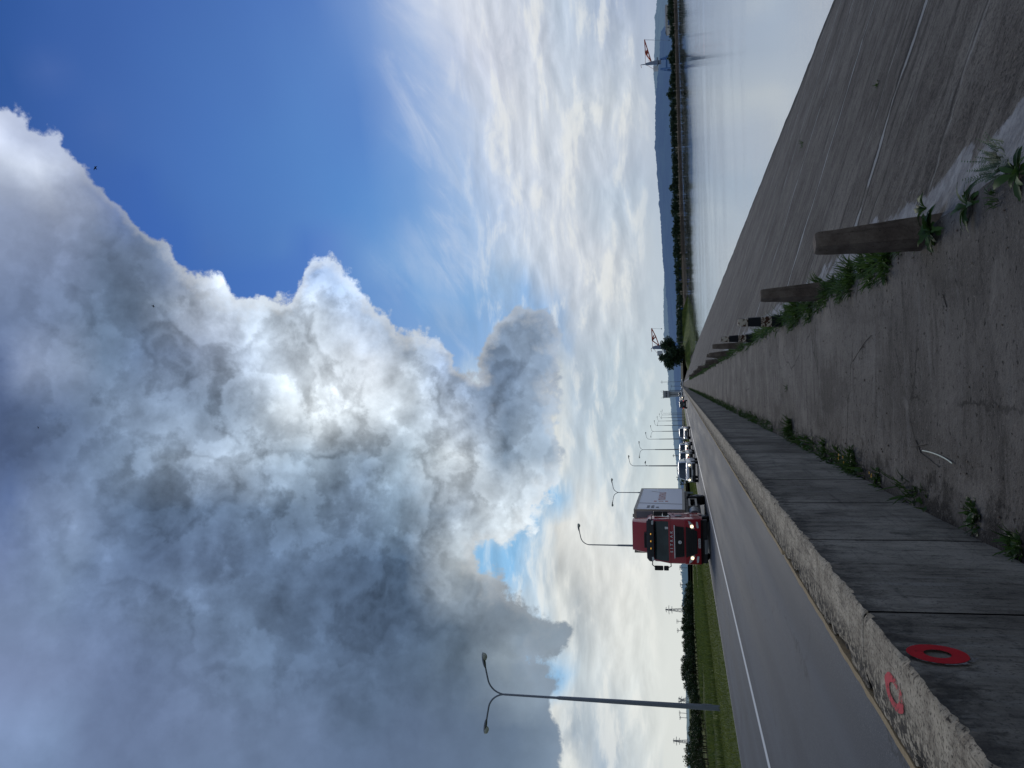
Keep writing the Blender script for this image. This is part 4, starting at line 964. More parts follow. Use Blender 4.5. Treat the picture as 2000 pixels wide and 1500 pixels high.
def text_mesh(parts, name, mat, parent, ext=.015, fn=None):
    """parts: (string, x, z, size); glyphs stand upright in the xz plane facing -y"""
    b = MB()
    for s_, x, z, size in parts:
        cu = bpy.data.curves.new('t', 'FONT'); cu.body = s_; cu.size = size; cu.extrude = ext; cu.align_x = 'CENTER'; cu.resolution_u = 3; cu.offset = size*.025
        ob = bpy.data.objects.new('t', cu); C.objects.link(ob); dg = bpy.context.evaluated_depsgraph_get()
        me = bpy.data.meshes.new_from_object(ob.evaluated_get(dg))
        b.add([(x+v.co.x, -v.co.z, z+v.co.y) for v in me.vertices], [tuple(p.vertices) for p in me.polygons])
        bpy.data.objects.remove(ob); bpy.data.curves.remove(cu); bpy.data.meshes.remove(me)
    if fn: b.v = [fn(*v) for v in b.v]
    return b.build(name, mat, parent)
for c, x in zip('SITRAK', (-.54,-.36,-.16,.06,.29,.52)): text_mesh([(c, x, 2.00, .20)], 'letter', M['chrome'], T, .018, lambda x, y, z: (x, y-.02, z))
# headlamps and fog lamps
for s_ in (-1, 1):
    h = MB(); h.prism([(s_*.74,.83),(s_*.70,.98),(s_*.80,1.06),(s_*1.02,1.13),(s_*1.17,1.17),(s_*1.12,1.05),(s_*.95,.90)], 'y', -.045, .05); hd = h.build('headlamp', M['lens'], T)
    b = MB(); b.disc((s_*.86,-.055,.965), .085, 'y', .04, 18); b.build('bulb', M['lamp_on'], hd)
    b = MB(); b.disc((s_*1.04,-.052,1.075), .05, 'y', .03, 14); b.build('side_light', M['chrome'], hd)
    b = MB(); b.prism([(s_*.78,.60),(s_*.76,.70),(s_*.92,.745),(s_*1.13,.735),(s_*1.10,.65)], 'y', -.04, .05); b.build('fog_lamp', M['lens'], T)
front_panel('bumper_lip', [(.43,-1.2,1.2),(.50,-1.21,1.21)], .03, M['black'])
b = MB(); b.bbox(-1.18,1.18,.12,.5,.14,.44,.05); b.build('front_skirt', M['black'], T)
b = MB(); b.bbox(-.66,.12,.05,.22,.13,.30,.03); b.build('step_plate', M['steel'], T)
pl_ = MB(); pl_.bbox(-.31,.21,-.085,-.06,.52,.635,.008); pp = pl_.build('number_plate', M['plate'], T)
for x in (-.26,-.21,-.165,-.12,-.075,-.01,.04,.10,.15): b = MB(); b.box(x-.014,x+.014,-.0885,-.085,.55,.60); b.build('plate_character', M['ink'], pp)
# doors, side windows, steps, mirrors
for s_ in (-1, 1):
    d = MB(); x0 = s_*1.245
    d.prism([(.62,1.05),(.58,2.2),(.75,3.0),(1.75,3.05),(1.78,1.05)], 'x', s_*1.10, s_*1.252); dr = d.build('door', M['red'], T)
    w = MB(); w.add([(s_*1.258,.66,2.22),(s_*1.258,1.62,2.22),(s_*1.258,1.62,2.92),(s_*1.258,.84,2.92)],[(0,1,2,3)]); w.build('side_window', M['sideglass'], dr)
    b = MB(); b.bbox(s_*1.25-.03,s_*1.25+.03,1.35,1.6,1.95,2.02,.01); b.build('door_handle', M['black'], dr)
    b = MB(); b.bbox(s_*1.26-.03,s_*1.26+.03,.75,1.15,1.5,1.85,.02); b.build('vent_panel', M['steel'], T)
    for z in (.35,.68,1.0): b = MB(); b.bbox(s_*1.1-.14,s_*1.1+.14,.75,1.25,z,z+.06,.015); b.build('step', M['black'], T)
    m_ = MB(); m_.bbox(s_*1.50-.13,s_*1.50+.13,.12,.26,2.55,3.02,.05); m_.bbox(s_*1.50-.13,s_*1.50+.13,.12,.26,2.25,2.52,.05); mm = m_.build('mirror', M['black'], T)
    b = MB(); b.tube([(s_*1.12,.42,3.12),(s_*1.35,.28,3.14),(s_*1.48,.2,2.95)], .028, 6); b.tube([(s_*1.22,.35,2.14),(s_*1.40,.22,2.12),(s_*1.48,.2,2.3)], .028, 6); b.build('mirror_arm', M['black'], mm)
def wheel(par, x, y, r, w, dual=False, rim='steel', nm='wheel'):
    b = MB(); s_ = 1 if x > 0 else -1
    prof = [(r*.58,-w/2),(r*.9,-w/2),(r,-w*.38),(r,w*.38),(r*.9,w/2),(r*.58,w/2)]
    n = 22; rings = [[(x+t_, y+q*math.cos(2*math.pi*k/n), r+q*math.sin(2*math.pi*k/n)) for k in range(n)] for q, t_ in prof]
    b.loft(rings, caps=True); o = b.build(nm, M['rubber'], par, smooth=True)
    b = MB(); b.disc((x+s_*(w/2-.01), y, r), r*.56, 'x', .06, 18); b.disc((x+s_*(w/2+.03), y, r), r*.2, 'x', .08, 12); b.build('rim', M[rim], o, smooth=True); return o
for s_ in (-1, 1):
    wheel(T, s_*1.05, 1.38, .5, .32); wheel(T, s_*1.0, 8.9, .5, .56)
    b = MB(); pts = [(y, .62+.62*math.sin(a)) for a, y in ((math.pi*k/10, 1.38-.62*math.cos(math.pi*k/10)) for k in range(11))]
    b.loft([[(s_*.85, y, z), (s_*1.27, y, z), (s_*1.27, y, z+.05), (s_*.85, y, z+.05)] for y, z in pts]); b.build('wheel_arch', M['red'], T)
    b = MB(); pts = [(8.9-.66*math.cos(math.pi*k/10), .5+.64*math.sin(math.pi*k/10)) for k in range(11)]
    b.loft([[(s_*.7, y, z), (s_*1.27, y, z), (s_*1.27, y, z+.03), (s_*.7, y, z+.03)] for y, z in pts]); b.build('mudguard', M['black'], T)
    b = MB(); b.bar((s_*1.22,4.7,1.02),(s_*1.22,7.9,1.02),.05,.12); b.bar((s_*1.22,4.7,.62),(s_*1.22,7.9,.62),.05,.12)
    for y in (4.75,7.85): b.bar((s_*1.215,y,.58),(s_*1.215,y,1.06),.06,.06)
    b.build('side_guard', M['boxtrim'], T)
    b = MB(); b.tube([(s_*.95,2.75,.75),(s_*.95,4.3,.75)], .34, 14); b.build('fuel_tank', M['steel'], T, smooth=True)
b = MB(); b.box(-.45,.45,1.2,12.0,.78,1.08); b.box(-1.1,1.1,2.4,12.1,1.10,1.30); b.box(-.85,.85,.6,11.6,.34,.79); b.build('chassis', M['black'], T)
# box body
BY0, BY1, BZ0, BZ1, BW = 3.0, 12.4, 1.30, 4.27, 1.285
b = MB(); b.box(-BW+.02, BW-.02, BY0+.02, BY1-.02, BZ0+.02, BZ1-.02); bx = b.build('box_body', M['box'], T)
b = MB(); b.box(-BW+.12, BW-.12, BY0+.012, BY0+.02, BZ0+.1, BZ1-.12); b.build('front_bulkhead', M['boxfront'], bx)
b = MB()
for x in (-BW, BW-.10):
    for y in (BY0, BY1-.10): b.box(x, x+.10, y, y+.10, BZ0, BZ1)
for z in (BZ0, BZ1-.16):
    for x in (-BW, BW-.05): b.box(x, x+.05, BY0+.10, BY1-.10, z+(.002 if z == BZ0 else 0), z+.16)
    for y in (BY0, BY1-.05): b.box(-BW+.10, BW-.10, y, y+.05, z+.002, z+.158)
b.build('box_frame', M['boxtrim'], bx)
for x in (-.75,-.2,.35,.9): b = MB(); b.bbox(x-.10,x+.10,BY0+.02,BY0+.12,BZ1-.02,BZ1+.07,.02); b.build('roof_clip', M['boxtrim'], bx)
# markings on both long sides
def side(parts, name, mat, s_):
    b = MB()
    for y0, y1, z0, z1 in parts: b.add([(s_*(BW-.015),y0,z0),(s_*(BW-.015),y1,z0),(s_*(BW-.015),y1,z1),(s_*(BW-.015),y0,z1)],[(0,1,2,3)])
    b.build(name, mat, bx, fix=False)
for s_ in (-1, 1):
    rn = random.Random(3); P = []
    for z, n in ((3.36,4),(3.10,4),(2.82,2)):
        for k in range(n): y = 3.65+k*.26; P += [(y, y+.07, z, z+.18), (y+.13, y+.19, z, z+.18), (y+.05, y+.15, z+.14-.08*(k%2), z+.18-.08*(k%2))]
    side(P, 'dark_lettering', M['ink'], s_)
    P = [(6.15,6.55,3.03,3.2),(6.15,6.55,2.32,2.5),(6.2,6.3,2.62,2.9),(6.42,6.52,2.62,2.9),(6.3,6.42,2.62,2.67),(6.3,6.42,2.85,2.9)]
    for k in range(6):
        y = 6.95+k*.60; P += [(y,y+.13,2.50,2.95),(y+.31,y+.44,2.50,2.95)]
        P += [(y+.13,y+.31,(2.84,2.50,2.68,2.84,2.68,2.5)[k],(2.95,2.61,2.78,2.95,2.78,2.61)[k])]
    side(P, 'red_lettering', M['salmon'], s_)
    b = MB(); X = s_*(BW-.016); b.add([(X,5.5,4.1),(X,5.72,4.1),(X,5.32,1.46),(X,5.1,1.46)],[(0,1,2,3)]); b.build('stripe', M['stripe'], bx, fix=False); b = MB(); b.add([(X,10.9,3.5),(X,11.1,3.5),(X,10.5,2.9),(X,10.4,2.95)],[(0,1,2,3)]); b.build('stripe', M['stripe'], bx, fix=False)

# ------------------------------------------------------------------ cars
def make_car(lab, mat, loc, rz, W=1.84, L=4.6, H=1.66, lights='warm', group='cars queueing behind the lorry', hood=1.02):
    t = thing('car', lab, 'car', loc, rz, group); hw = W/2; k = L/4.6; zb = .24
    secs = [(0,.74,.38,.62,.74),(.06,.84,.30,.68,.84),(.25,.91,.25,.74,hood-.14),(.9,.98,.22,.8,hood-.03),(1.25,1,.22,.86,hood+.02),(2.6,1,.22,.90,hood+.04),(3.9,1,.24,.92,hood+.05),(4.35,.96,.28,.92,hood+.02),(4.55,.88,.34,.86,hood-.02),(4.6,.8,.42,.8,hood-.08)]
    b = MB(); rings = []
    for y, f, z0, zs, zt in secs:
        x = hw*f; h_ = [(x*.90,z0),(x*.985,z0+.08),(x,(z0+zs)/2),(x*.985,zs),(x*.86,zt),(x*.45,zt+.025)]
        rings.append([(px_, y*k, pz) for px_, pz in h_]+[(-px_, y*k, pz) for px_, pz in reversed(h_)])
    b.loft(rings); b.build('body', mat, t, smooth=True)
    c = hood; b = MB(); cr = []
    lv = [(c-.03,1.05,4.45,.93),(c+.25,1.45,4.25,.88),(H-.10,1.95,3.98,.78),(H-.02,2.15,3.8,.70),(H,2.5,3.4,.55)]
    def ring(z, y0, y1, f):
        x = hw*f; return [(-x*.93,y0*k,z),(-x*.5,(y0-.05)*k,z),(x*.5,(y0-.05)*k,z),(x*.93,y0*k,z),(x,(y0+.15)*k,z),(x,(y1-.15)*k,z),(x*.9,y1*k,z),(-x*.9,y1*k,z),(-x,(y1-.15)*k,z),(-x,(y0+.15)*k,z)]
    b.loft([ring(*q) for q in lv]); b.build('roof', mat, t, smooth=True)
    def lerp(z):
        for q, r_ in zip(lv, lv[1:]):
            if q[0] <= z <= r_[0]:
                f = (z-q[0])/(r_[0]-q[0]); return [q[i]+(r_[i]-q[i])*f for i in (1,2,3)]
    za, zc = c+.03, H-.12; zm = c+.25
    def pane(nm, fn):
        b = MB(); vs = []
        for z in (za, zm, zc): vs += fn(z, lerp(z))
        n = len(vs)//3; b.add(vs, [(i*n+j, i*n+j+1, (i+1)*n+j+1, (i+1)*n+j) for i in range(2) for j in range(n-1)]); b.build(nm, M['glass'], t, smooth=True)
    pane('windscreen', lambda z, q: [(x*hw*q[2]*.88, (q[0]-.05*(1 if abs(x) < .9 else 0))*k-.022, z) for x in (-1,-.55,.55,1)])
    pane('rear_window', lambda z, q: [(x*hw*q[2]*.82, q[1]*k+.02, z) for x in (-1,1)])
    for s_ in (-1, 1):
        pane('side_window', lambda z, q: [(s_*(hw*q[2]+.012), y*k, z) for y in (q[0]+.28, 2.75)])
        pane('side_window', lambda z, q: [(s_*(hw*q[2]+.012), y*k, z) for y in (2.85, q[1]-.3)])
        b = MB(); b.bbox(s_*(hw+.10)-.10, s_*(hw+.10)+.10, 1.38*k, 1.52*k, c+.02, c+.17, .03); b.build('mirror', mat, t)
        for y in (.85, 3.72): wheel(t, s_*(hw-.12), y*k, .34, .23)
        h_ = MB(); h_.prism([(s_*hw*.50,.70),(s_*hw*.52,.83),(s_*hw*.90,.90),(s_*hw*.93,.74),(s_*hw*.80,.69)], 'y', .0, .32); hl = h_.build('headlamp', M['lens'], t)
        if lights == 'both' or lights == ('left' if s_ < 0 else 'right'):
            b = MB(); b.disc((s_*hw*.70,-.01,.785), .085, 'y', .05, 14); b.build('bulb', M['lamp_warm'], hl)
        b = MB(); b.bbox(s_*hw*.82-.14, s_*hw*.82+.14, 4.44*k, 4.58*k, .72, .92, .03); b.build('tail_lamp', M['tail'], t)
        b = MB(); b.bbox(s_*hw*.72-.13, s_*hw*.72+.13, -.0, .1, .42, .50, .02); b.build('fog_lamp', M['lens'], t)
    b = MB(); b.prism([(-hw*.46,.62),(-hw*.48,.80),(hw*.48,.80),(hw*.46,.62)], 'y', -.035, .1); b.build('grille', M['black'], t)
    b = MB(); b.bbox(-hw*.86,hw*.86,-.02,.25,.24,.54,.05); b.bbox(-hw*.8,hw*.8,4.45*k,4.62*k,.28,.46,.04); b.build('lower_bumper', M['black'], t)
    for y0, y1, z in ((-.055,-.02,.46),(4.60*k,4.645*k,.66)): b = MB(); b.bbox(-.26,.26,y0,y1,z,z+.115,.006); b.build('number_plate', M['plate'], t)
    return t
def car_at(y_img, Y, **k):
    p = at(1345, y_img, Y); return (p.x, Y, ROADZ-.012)
make_car('leading white off-road car with both headlamps lit, right behind the lorry', M['car_white'], car_at(923, 71), 0, W=1.92, H=1.80, lights='both', hood=1.10)
make_car('beige car second in the queue, mostly hidden by the leading white car', M['car_beige'], car_at(900, 88), 0, W=1.86, H=1.70, lights='right')
make_car('silver car third in the queue with one lamp showing', M['car_silver'], car_at(881, 104), 0, W=1.86, H=1.72, lights='right')
make_car('white off-road car last in the queue, with a clear gap before it', M['car_white'], car_at(847, 124), 0, W=1.86, H=1.78, lights='right', hood=1.08)
p = at(1338, 789, 182); make_car('dark car driving away in the right lane, seen from behind', M['car_dark'], (p.x, 182, ROADZ-.012), math.pi, W=1.86, H=1.72, lights='none', group='cars far along the road')
p = at(1333, 777.5, 300); make_car('beige car with lit lamp coming beyond the dark car', M['car_beige'], (p.x-.4, 300, ROADZ-.012), 0, W=1.9, H=1.75, lights='both', group='cars far along the road')
p = at(1330, 769.5, 395); make_car('small white van-like car far down the road before the tower', M['car_white'], (p.x, 395, ROADZ-.012), 0, W=2.1, H=2.3, lights='none', group='cars far along the road', hood=1.2)
p = at(1328, 754.5, 470); make_car('white car parked across the road end, right of the tower', M['car_white'], (p.x, 470, .0), 1.2, W=1.9, H=1.7, lights='none', group='cars far along the road')
p = at(1327, 741, 500); make_car('white car parked beyond the dam end below the big tree', M['car_white'], (p.x, 500, -.3), 1.5, W=1.9, H=1.9, lights='none', group='cars far along the road')
# ------------------------------------------------------------------ trees
def tree_mesh(kind, H, Rc, nleaf, leaf, seed, mat, trunk_h=.35, sparse=False, name='tree'):
    """root Empty > trunk (with limbs), crown (leaf faces gathered in clumps)"""
    rnd = random.Random(seed); t = bpy.data.objects.new(name, None); C.objects.link(t)
    b = MB(); top = H*.8
    b.tube([(0,0,-.4),(rnd.uniform(-.05,.05)*H*.3,rnd.uniform(-.03,.03)*H,H*.3),(rnd.uniform(-.05,.05)*H,0,H*.55),(rnd.uniform(-.06,.06)*H,0,top)], [H*.026,H*.019,H*.012,H*.004], 7)
    cl = []; nb = 9 if not sparse else 12
    for k in range(nb):
        h0 = H*rnd.uniform(.22,.62); a = k*2.4+rnd.uniform(-.3,.3); l = Rc*rnd.uniform(.55,.95); z1 = min(H*.95, h0+H*rnd.uniform(.08,.3))
        e = (l*math.cos(a), l*math.sin(a), z1); b.tube([(0,0,h0),(e[0]*.5,e[1]*.5,h0+(z1-h0)*.65),e], [H*.010,H*.007,H*.002], 5); cl.append((e, Rc*rnd.uniform(.30,.48)))
    for k in range(7): # crown top and heart
        z = H*(trunk_h+.12+(.80-trunk_h)*k/6); r = Rc*(.55-.4*abs(k/6-.35)); a = rnd.uniform(0,6.28); cl.append(((r*.6*math.cos(a), r*.6*math.sin(a), z), Rc*(.52-.22*k/6)))
    b.build('trunk', M['bark'], t, smooth=True)
    g = MB(); vol = [r**2 for _, r in cl]; tot = sum(vol)
    for (c, r), v in zip(cl, vol):
        for q in range(int(nleaf*v/tot)):
            d = Vector((rnd.gauss(0,1), rnd.gauss(0,1), rnd.gauss(0,1))).normalized(); rr = r*(rnd.random()**.42)*rnd.uniform(.8,1.12)
            p = Vector(c)+Vector((d.x*rr, d.y*rr, d.z*rr*.8))
            if p.z < H*trunk_h*.55: continue
            if sparse and fbm(p.x*1.2+9, p.z*1.2, seed, 2) < .47: continue
            s_ = leaf*rnd.uniform(.6,1.3); n1_ = (d*.5+Vector((rnd.uniform(-1,1), rnd.uniform(-1,1), rnd.uniform(-.2,1)))).normalized(); u = n1_.orthogonal().normalized(); w = n1_.cross(u); a = rnd.uniform(0,6.28)
            u2 = u*math.cos(a)+w*math.sin(a); w2 = n1_.cross(u2)
            g.add([p+u2*s_*.6, p+w2*s_*.36+u2*s_*.05, p-u2*s_*.6, p-w2*s_*.36+u2*s_*.05], [(0,1,2,3)])
    g.build('crown', mat, t, fix=False); return t
VAR = [tree_mesh('x', 6.5, 2.3+.25*(k%3), 1500, .34, 100+k, M['leaf_d' if k%2 else 'leaf'], .2, name='roadside_tree') for k in range(5)]
SPV = tree_mesh('x', 6.5, 2.4, 900, .34, 131, M['leaf'], .25, sparse=True, name='roadside_tree')
used = set()
def put_tree(src, loc, sc, label, group, cat='tree', rz=None):
    o = src if id(src) not in used else dup(src, (0,0,0)); used.add(id(src))
    o.location = loc; o.scale = sc; o.rotation_euler = (0,0,random.uniform(0,6.28) if rz is None else rz); return tag(o, label, cat, group)
def prof(pts, v):
    for (a, fa), (b_, fb) in zip(pts, pts[1:]):
        if a <= v <= b_: return fa+(fb-fa)*(v-a)/(b_-a)
    return pts[-1][1] if v > pts[-1][0] else pts[0][1]
TOPL = [(1120,1337),(1150,1336),(1172,1334),(1190,1330),(1215,1328),(1240,1329),(1258,1330),(1272,1333),(1284,1329),(1310,1328),(1330,1329),(1345,1334),(1358,1342),(1385,1345),(1410,1343),(1428,1338),(1444,1345),(1462,1332),(1480,1330),(1497,1341),(1520,1344)]
rn = random.Random(12)
y = 1142.0
while y < 1560:
    for row in (0, 1):
        yy = y+rn.uniform(-3,3)+row*4
        u = yy-750; Y = .87*(384-(yy-1180)*(209/320))*(1+.07*row); p = at(1340, yy, Y)
        top = at(prof(TOPL, yy)+rn.uniform(-1.5,2.5)+row*2.5, yy, Y).z; h = max(2.2, top-FIELDZ)/6.5
        sp = (1438 < yy < 1500) and row == 0
        src = SPV if sp else VAR[rn.randrange(5)]
        put_tree(src, (p.x, Y, FIELDZ-.2), (h*rn.uniform(.9,1.25),)*2+(h,), 'thin airy tree standing out of the left tree belt near the picture edge' if sp else 'dark leafy tree in the belt across the left meadow', 'airy trees at the left edge' if sp else 'trees in the belt across the left meadow')
    y += 7.0 + (y-1142)*.012
# shrubs beside the far part of the road
SH = tree_mesh('x', 2.6, 1.5, 700, .26, 150, M['leaf_d'], .02, name='shrub')
for (x, yy, Y, h, lab) in ((1341,943,100,2.6,'dark shrub on the verge just above the truck box'),(1339,866,150,2.9,'rounded dark shrub left of the last white car'),(1337,838,185,2.5,'rounded dark shrub right of the last white car'),(1334,824,230,2.2,'small shrub below the far street lamps'),(1338,935,112,2.0,'small shrub between the truck box and the leading white car')):
    p = at(x, yy, Y); put_tree(SH, (min(p.x,-17.5), Y, left_z(min(p.x,-17.5), Y)-.1), (h/2.6,)*3, lab, 'shrubs on the verge', 'shrub')
# big tree at the end of the dam
BT = tree_mesh('x', 9.8, 5.9, 11000, .52, 171, M['leaf_d'], .06, name='willow_tree')
pb = at(1331, 693, 330); put_tree(BT, (pb.x, 330, -2.2), (1,1,1), 'big round dark tree at the lake end of the dam', None, rz=.6)
if 'group' in BT: del BT['group']
BT.location.z = at(1334, 693, 330).z-1.0
hh = (at(1290, 693, 330).z-BT.location.z)/9.8; BT.scale = (hh*1.02, hh*1.02, hh*1.03)
mnd = MB(); rings = []
for r, z in ((9,-.9),(6,.2),(3.5,.8),(.2,1.05)): rings.append([(pb.x+r*math.cos(a*.5236)*1.1, 330+r*math.sin(a*.5236)*1.6, BT.location.z-.9+z) for a in range(12)])
mnd.loft(rings); structure(mnd.build('earth_mound', M['verge'], smooth=True))
# trees along the far shore
FV = [tree_mesh('x', 9, (2.9,3.4,2.5,3.1,2.2)[k], 380, 1.15, 200+k, M['leaf_far'], .06, name='shore_tree') for k in range(5)]
FC = tree_mesh('x', 11, 2.0, 320, 1.1, 260, M['leaf_far'], .05, name='shore_tree')
TOPR = [(-60,1304),(0,1303),(12,1303),(25,1300),(40,1304),(58,1306),(68,1305),(78,1310),(95,1311),(108,1301),(120,1305),(135,1309),(150,1307),(168,1306),(183,1300),(195,1307),(215,1308),(228,1305),(245,1307),(270,1308),(300,1309),(330,1311),(352,1312),(366,1305),(380,1312),(400,1309),(412,1308),(425,1314),(455,1311),(475,1314),(500,1314),(530,1316),(545,1317),(560,1318),(590,1320),(610,1319),(640,1320),(690,1321)]
def shore_at(yy):
    """point on the bank beyond the water seen in the column photo y = yy"""
    best = None
    for k in range(len(SHORE)-1):
        a, c_ = Vector((*SHORE[k],0)), Vector((*SHORE[k+1],0))
        for q in range(20):
            p = a.lerp(c_, q/20); x_, y_ = proj((p.x, p.y, -3)); 
            if best is None or abs(y_-yy) < best[0]: best = (abs(y_-yy), p)
    return best[1]
rn = random.Random(31); yy = -45.0
while yy < 668:
    p = shore_at(yy); off = rn.uniform(11, 22); p = p+Vector((rn.uniform(-2,2)+2, off, 0)); Y = p.y
    top = at(prof(TOPR, yy)+rn.uniform(-.8,2.6), yy, Y).z; base = -2.5; h = max(3.0, top-base)
    con = rn.random() < .16; src = FC if con else FV[rn.randrange(5)]; s_ = h/(11 if con else 9)
    q = at(1320, yy, Y)
    put_tree(src, (q.x, Y, base), (max(.75, s_)*rn.uniform(.85,1.2),)*2+(s_,), 'narrow pointed tree in the far shore row' if con else 'bushy green tree in the far shore row', 'pointed trees along the far shore' if con else 'bushy trees along the far shore')
    yy += 2.7+rn.uniform(0,2.2)
# ------------------------------------------------------------------ grass
def blades(name, n, fpos, hgt, wid, mat, seed, lab):
    rnd = random.Random(seed); b = MB()
    for k in range(n):
        x, y, z = fpos(rnd); f = max(1, y/45); h = hgt*rnd.uniform(.5,1.2); a = rnd.uniform(0,3.14); w = wid*f*rnd.uniform(.7,1.3); d = Vector((math.cos(a)*w, math.sin(a)*w, 0)); p = Vector((x, y, z-.02)); lean = Vector((rnd.uniform(-.4,.4)*h, rnd.uniform(-.4,.4)*h, h))
        b.add([p-d, p+d, p+lean], [(0,1,2)])
    stuff(b.build(name, mat, fix=False), lab, 'grass')
def verge_pos(r):
    y = 19+(r.random()**1.7)*170; x = r.uniform(-17.0,-10.75); return x, y, left_z(x, y)
blades('grass', 26000, verge_pos, .13, .016, M['grassblade'], 1, 'short green grass on the road verge')
def ditch_pos(r):
    y = 28+(r.random()**1.5)*260; x = -16.3-abs(r.gauss(0,.7)); return x, y, left_z(x, y)
blades('grass', 9000, ditch_pos, .45, .035, M['grasstall'], 2, 'taller grass along the edge of the verge')
def meadow_pos(r):
    while True:
        y = 60+(r.random()**1.4)*270; x = -r.uniform(30,76+y*.08)
        if fbm(x*.05, y*.03, 5, 2) > .42: return x, y, left_z(x, y)
blades('tall_grass', 26000, meadow_pos, .75, .055, M['grasstall'], 3, 'tall meadow grass in front of the left tree belt')
wood = MB(); rnd = random.Random(8)
for k in range(2600):
    yy = rnd.uniform(960, 1200); Y = rnd.uniform(1100,1500); p = at(1340, yy, Y); z = -2.4+rnd.random()**1.4*rnd.uniform(5,10)*(.6+.8*fbm(yy*.06,1,3)); s_ = rnd.uniform(1.2,2.6)
    c = Vector((p.x, Y, z)); u = Vector((rnd.uniform(-1,1), rnd.uniform(-1,1), rnd.uniform(-1,1))).normalized(); w = u.orthogonal().normalized()
    wood.add([c+u*s_, c+w*s_*.7, c-u*s_, c-w*s_*.7], [(0,1,2,3)])
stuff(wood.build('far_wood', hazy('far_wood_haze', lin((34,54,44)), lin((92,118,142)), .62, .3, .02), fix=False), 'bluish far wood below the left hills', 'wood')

# ------------------------------------------------------------------ harbour cranes on the far shore
def W3(x, y, Y): return at(x, y, Y)
def truss(par, name, mat, P, w, Y, ts, lines):
    """flat truss doubled in depth: P photo points, lines index pairs"""
    b = MB()
    for a, c in lines:
        for s_ in (-1, 1):
            b.bar(W3(*P[a], Y)+Vector((0,s_*ts*(1 if a else .3),0))-par.location, W3(*P[c], Y)+Vector((0,s_*ts*(1 if c else .3),0))-par.location, w)
    for a in range(1, len(P)): b.bar(W3(*P[a], Y)+Vector((0,-ts,0))-par.location, W3(*P[a], Y)+Vector((0,ts,0))-par.location, w*.8)
    return b.build(name, mat, par)
def crane(lab, Y, base, tip, up, knee, braces, piv, mast_top, mast_base, head, house, plat, legs, hook_x):
    loc = W3(*base, Y); t = thing('harbour_crane', lab, 'crane', loc, 0, 'harbour cranes'); L = lambda q: W3(*q, Y)-loc
    P = [tip, up, piv, knee, *braces]
    truss(t, 'jib', M['crane_red'], P, 1.15, Y, 1.3, [(0,1),(1,2),(0,3),(3,2),(1,3)]+[(1,4+i) for i in range(len(braces))])
    b = MB(); mt_, mb_ = L(mast_top), L(mast_base); b.tube([mb_, mb_.lerp(mt_,.5), mt_], [3.2,2.5,1.7], 8); b.tube([mt_, L(head)], [.7,.4], 6); b.build('mast', M['crane_grey'], t, smooth=True)
    b = MB(); b.bar(L(head), L((head[0]+1.5, head[1]+6)), .5); b.bar(L(mast_top), L((house[0]-1, house[1]+2)), .35); b.build('back_stay', M['crane_red'], t)
    b = MB(); h = L(house); b.bbox(h.x-3, h.x+3, -3, 3, h.z-4.5, h.z+2, .3); b.build('machine_house', M['crane_white'], t)
    b = MB(); b.bar(L(up), mt_, .3); b.bar(L(tip), L((mast_top[0]-.5, mast_top[1])), .22); b.bar(L((up[0]+5, piv[1]-3)), L((mast_base[0]-14, mast_base[1])), .25); b.build('stay_cable', M['crane_red'], t)
    b = MB(); p = L(plat); b.bbox(p.x-5.5, p.x+5.5, -4, 4, p.z-.9, p.z+.9, .2); b.tube([p, p+Vector((0,0,-5))], 2.8, 10); b.build('turntable', M['crane_grey'], t)
    for lx in legs:
        f = L((base[0], lx)); b = MB(); b.bar(Vector((f.x*.8, 0, p.z-4)), Vector((f.x, -4, 0)), 1.9); b.bar(Vector((f.x*.8, 0, p.z-4)), Vector((f.x, 5, 0)), 1.9); b.build('leg', M['crane_blue'], t)
    b = MB(); b.bar(L((base[0]-9, legs[0]-1)), L((base[0]-9, legs[-1]+1)), 5, 2.2); b.build('portal_beam', M['crane_blue'], t)
    b = MB(); a = L(tip)+Vector((0,0,-.5)); c = L((hook_x, tip[1]+1.0)); b.bar(a, c, .2); b.bar(a+Vector((0,1,0)), c, .2); b.build('hoist_cable', M['crane_grey'], t)
    b = MB(); b.tube([c, c+Vector((0,0,-1.4))], [.7,.3], 8); b.build('hook', M['black'], t); return t
crane('red jib harbour crane on a blue portal at the right of the far shore', 1060, (1311,123), (1258.7,77.6), (1260.8,104.5), (1266,101.6), [(1263.5,99),(1264.5,105)], (1272,120.5), (1260.8,125.6), (1284,121.5), (1251.5,126.7), (1279,134), (1284,122), (111,135), 1306)
crane('red jib harbour crane rising behind the big dark tree', 960, (1327,680), (1272.7,641.3), (1274,665), (1280.7,657.3), [(1277,655),(1277,661)], (1287.3,675.3), (1274.7,679.3), (1295,677), (1271.5,681), (1287,690), (1297,680), (672,690), 1291)
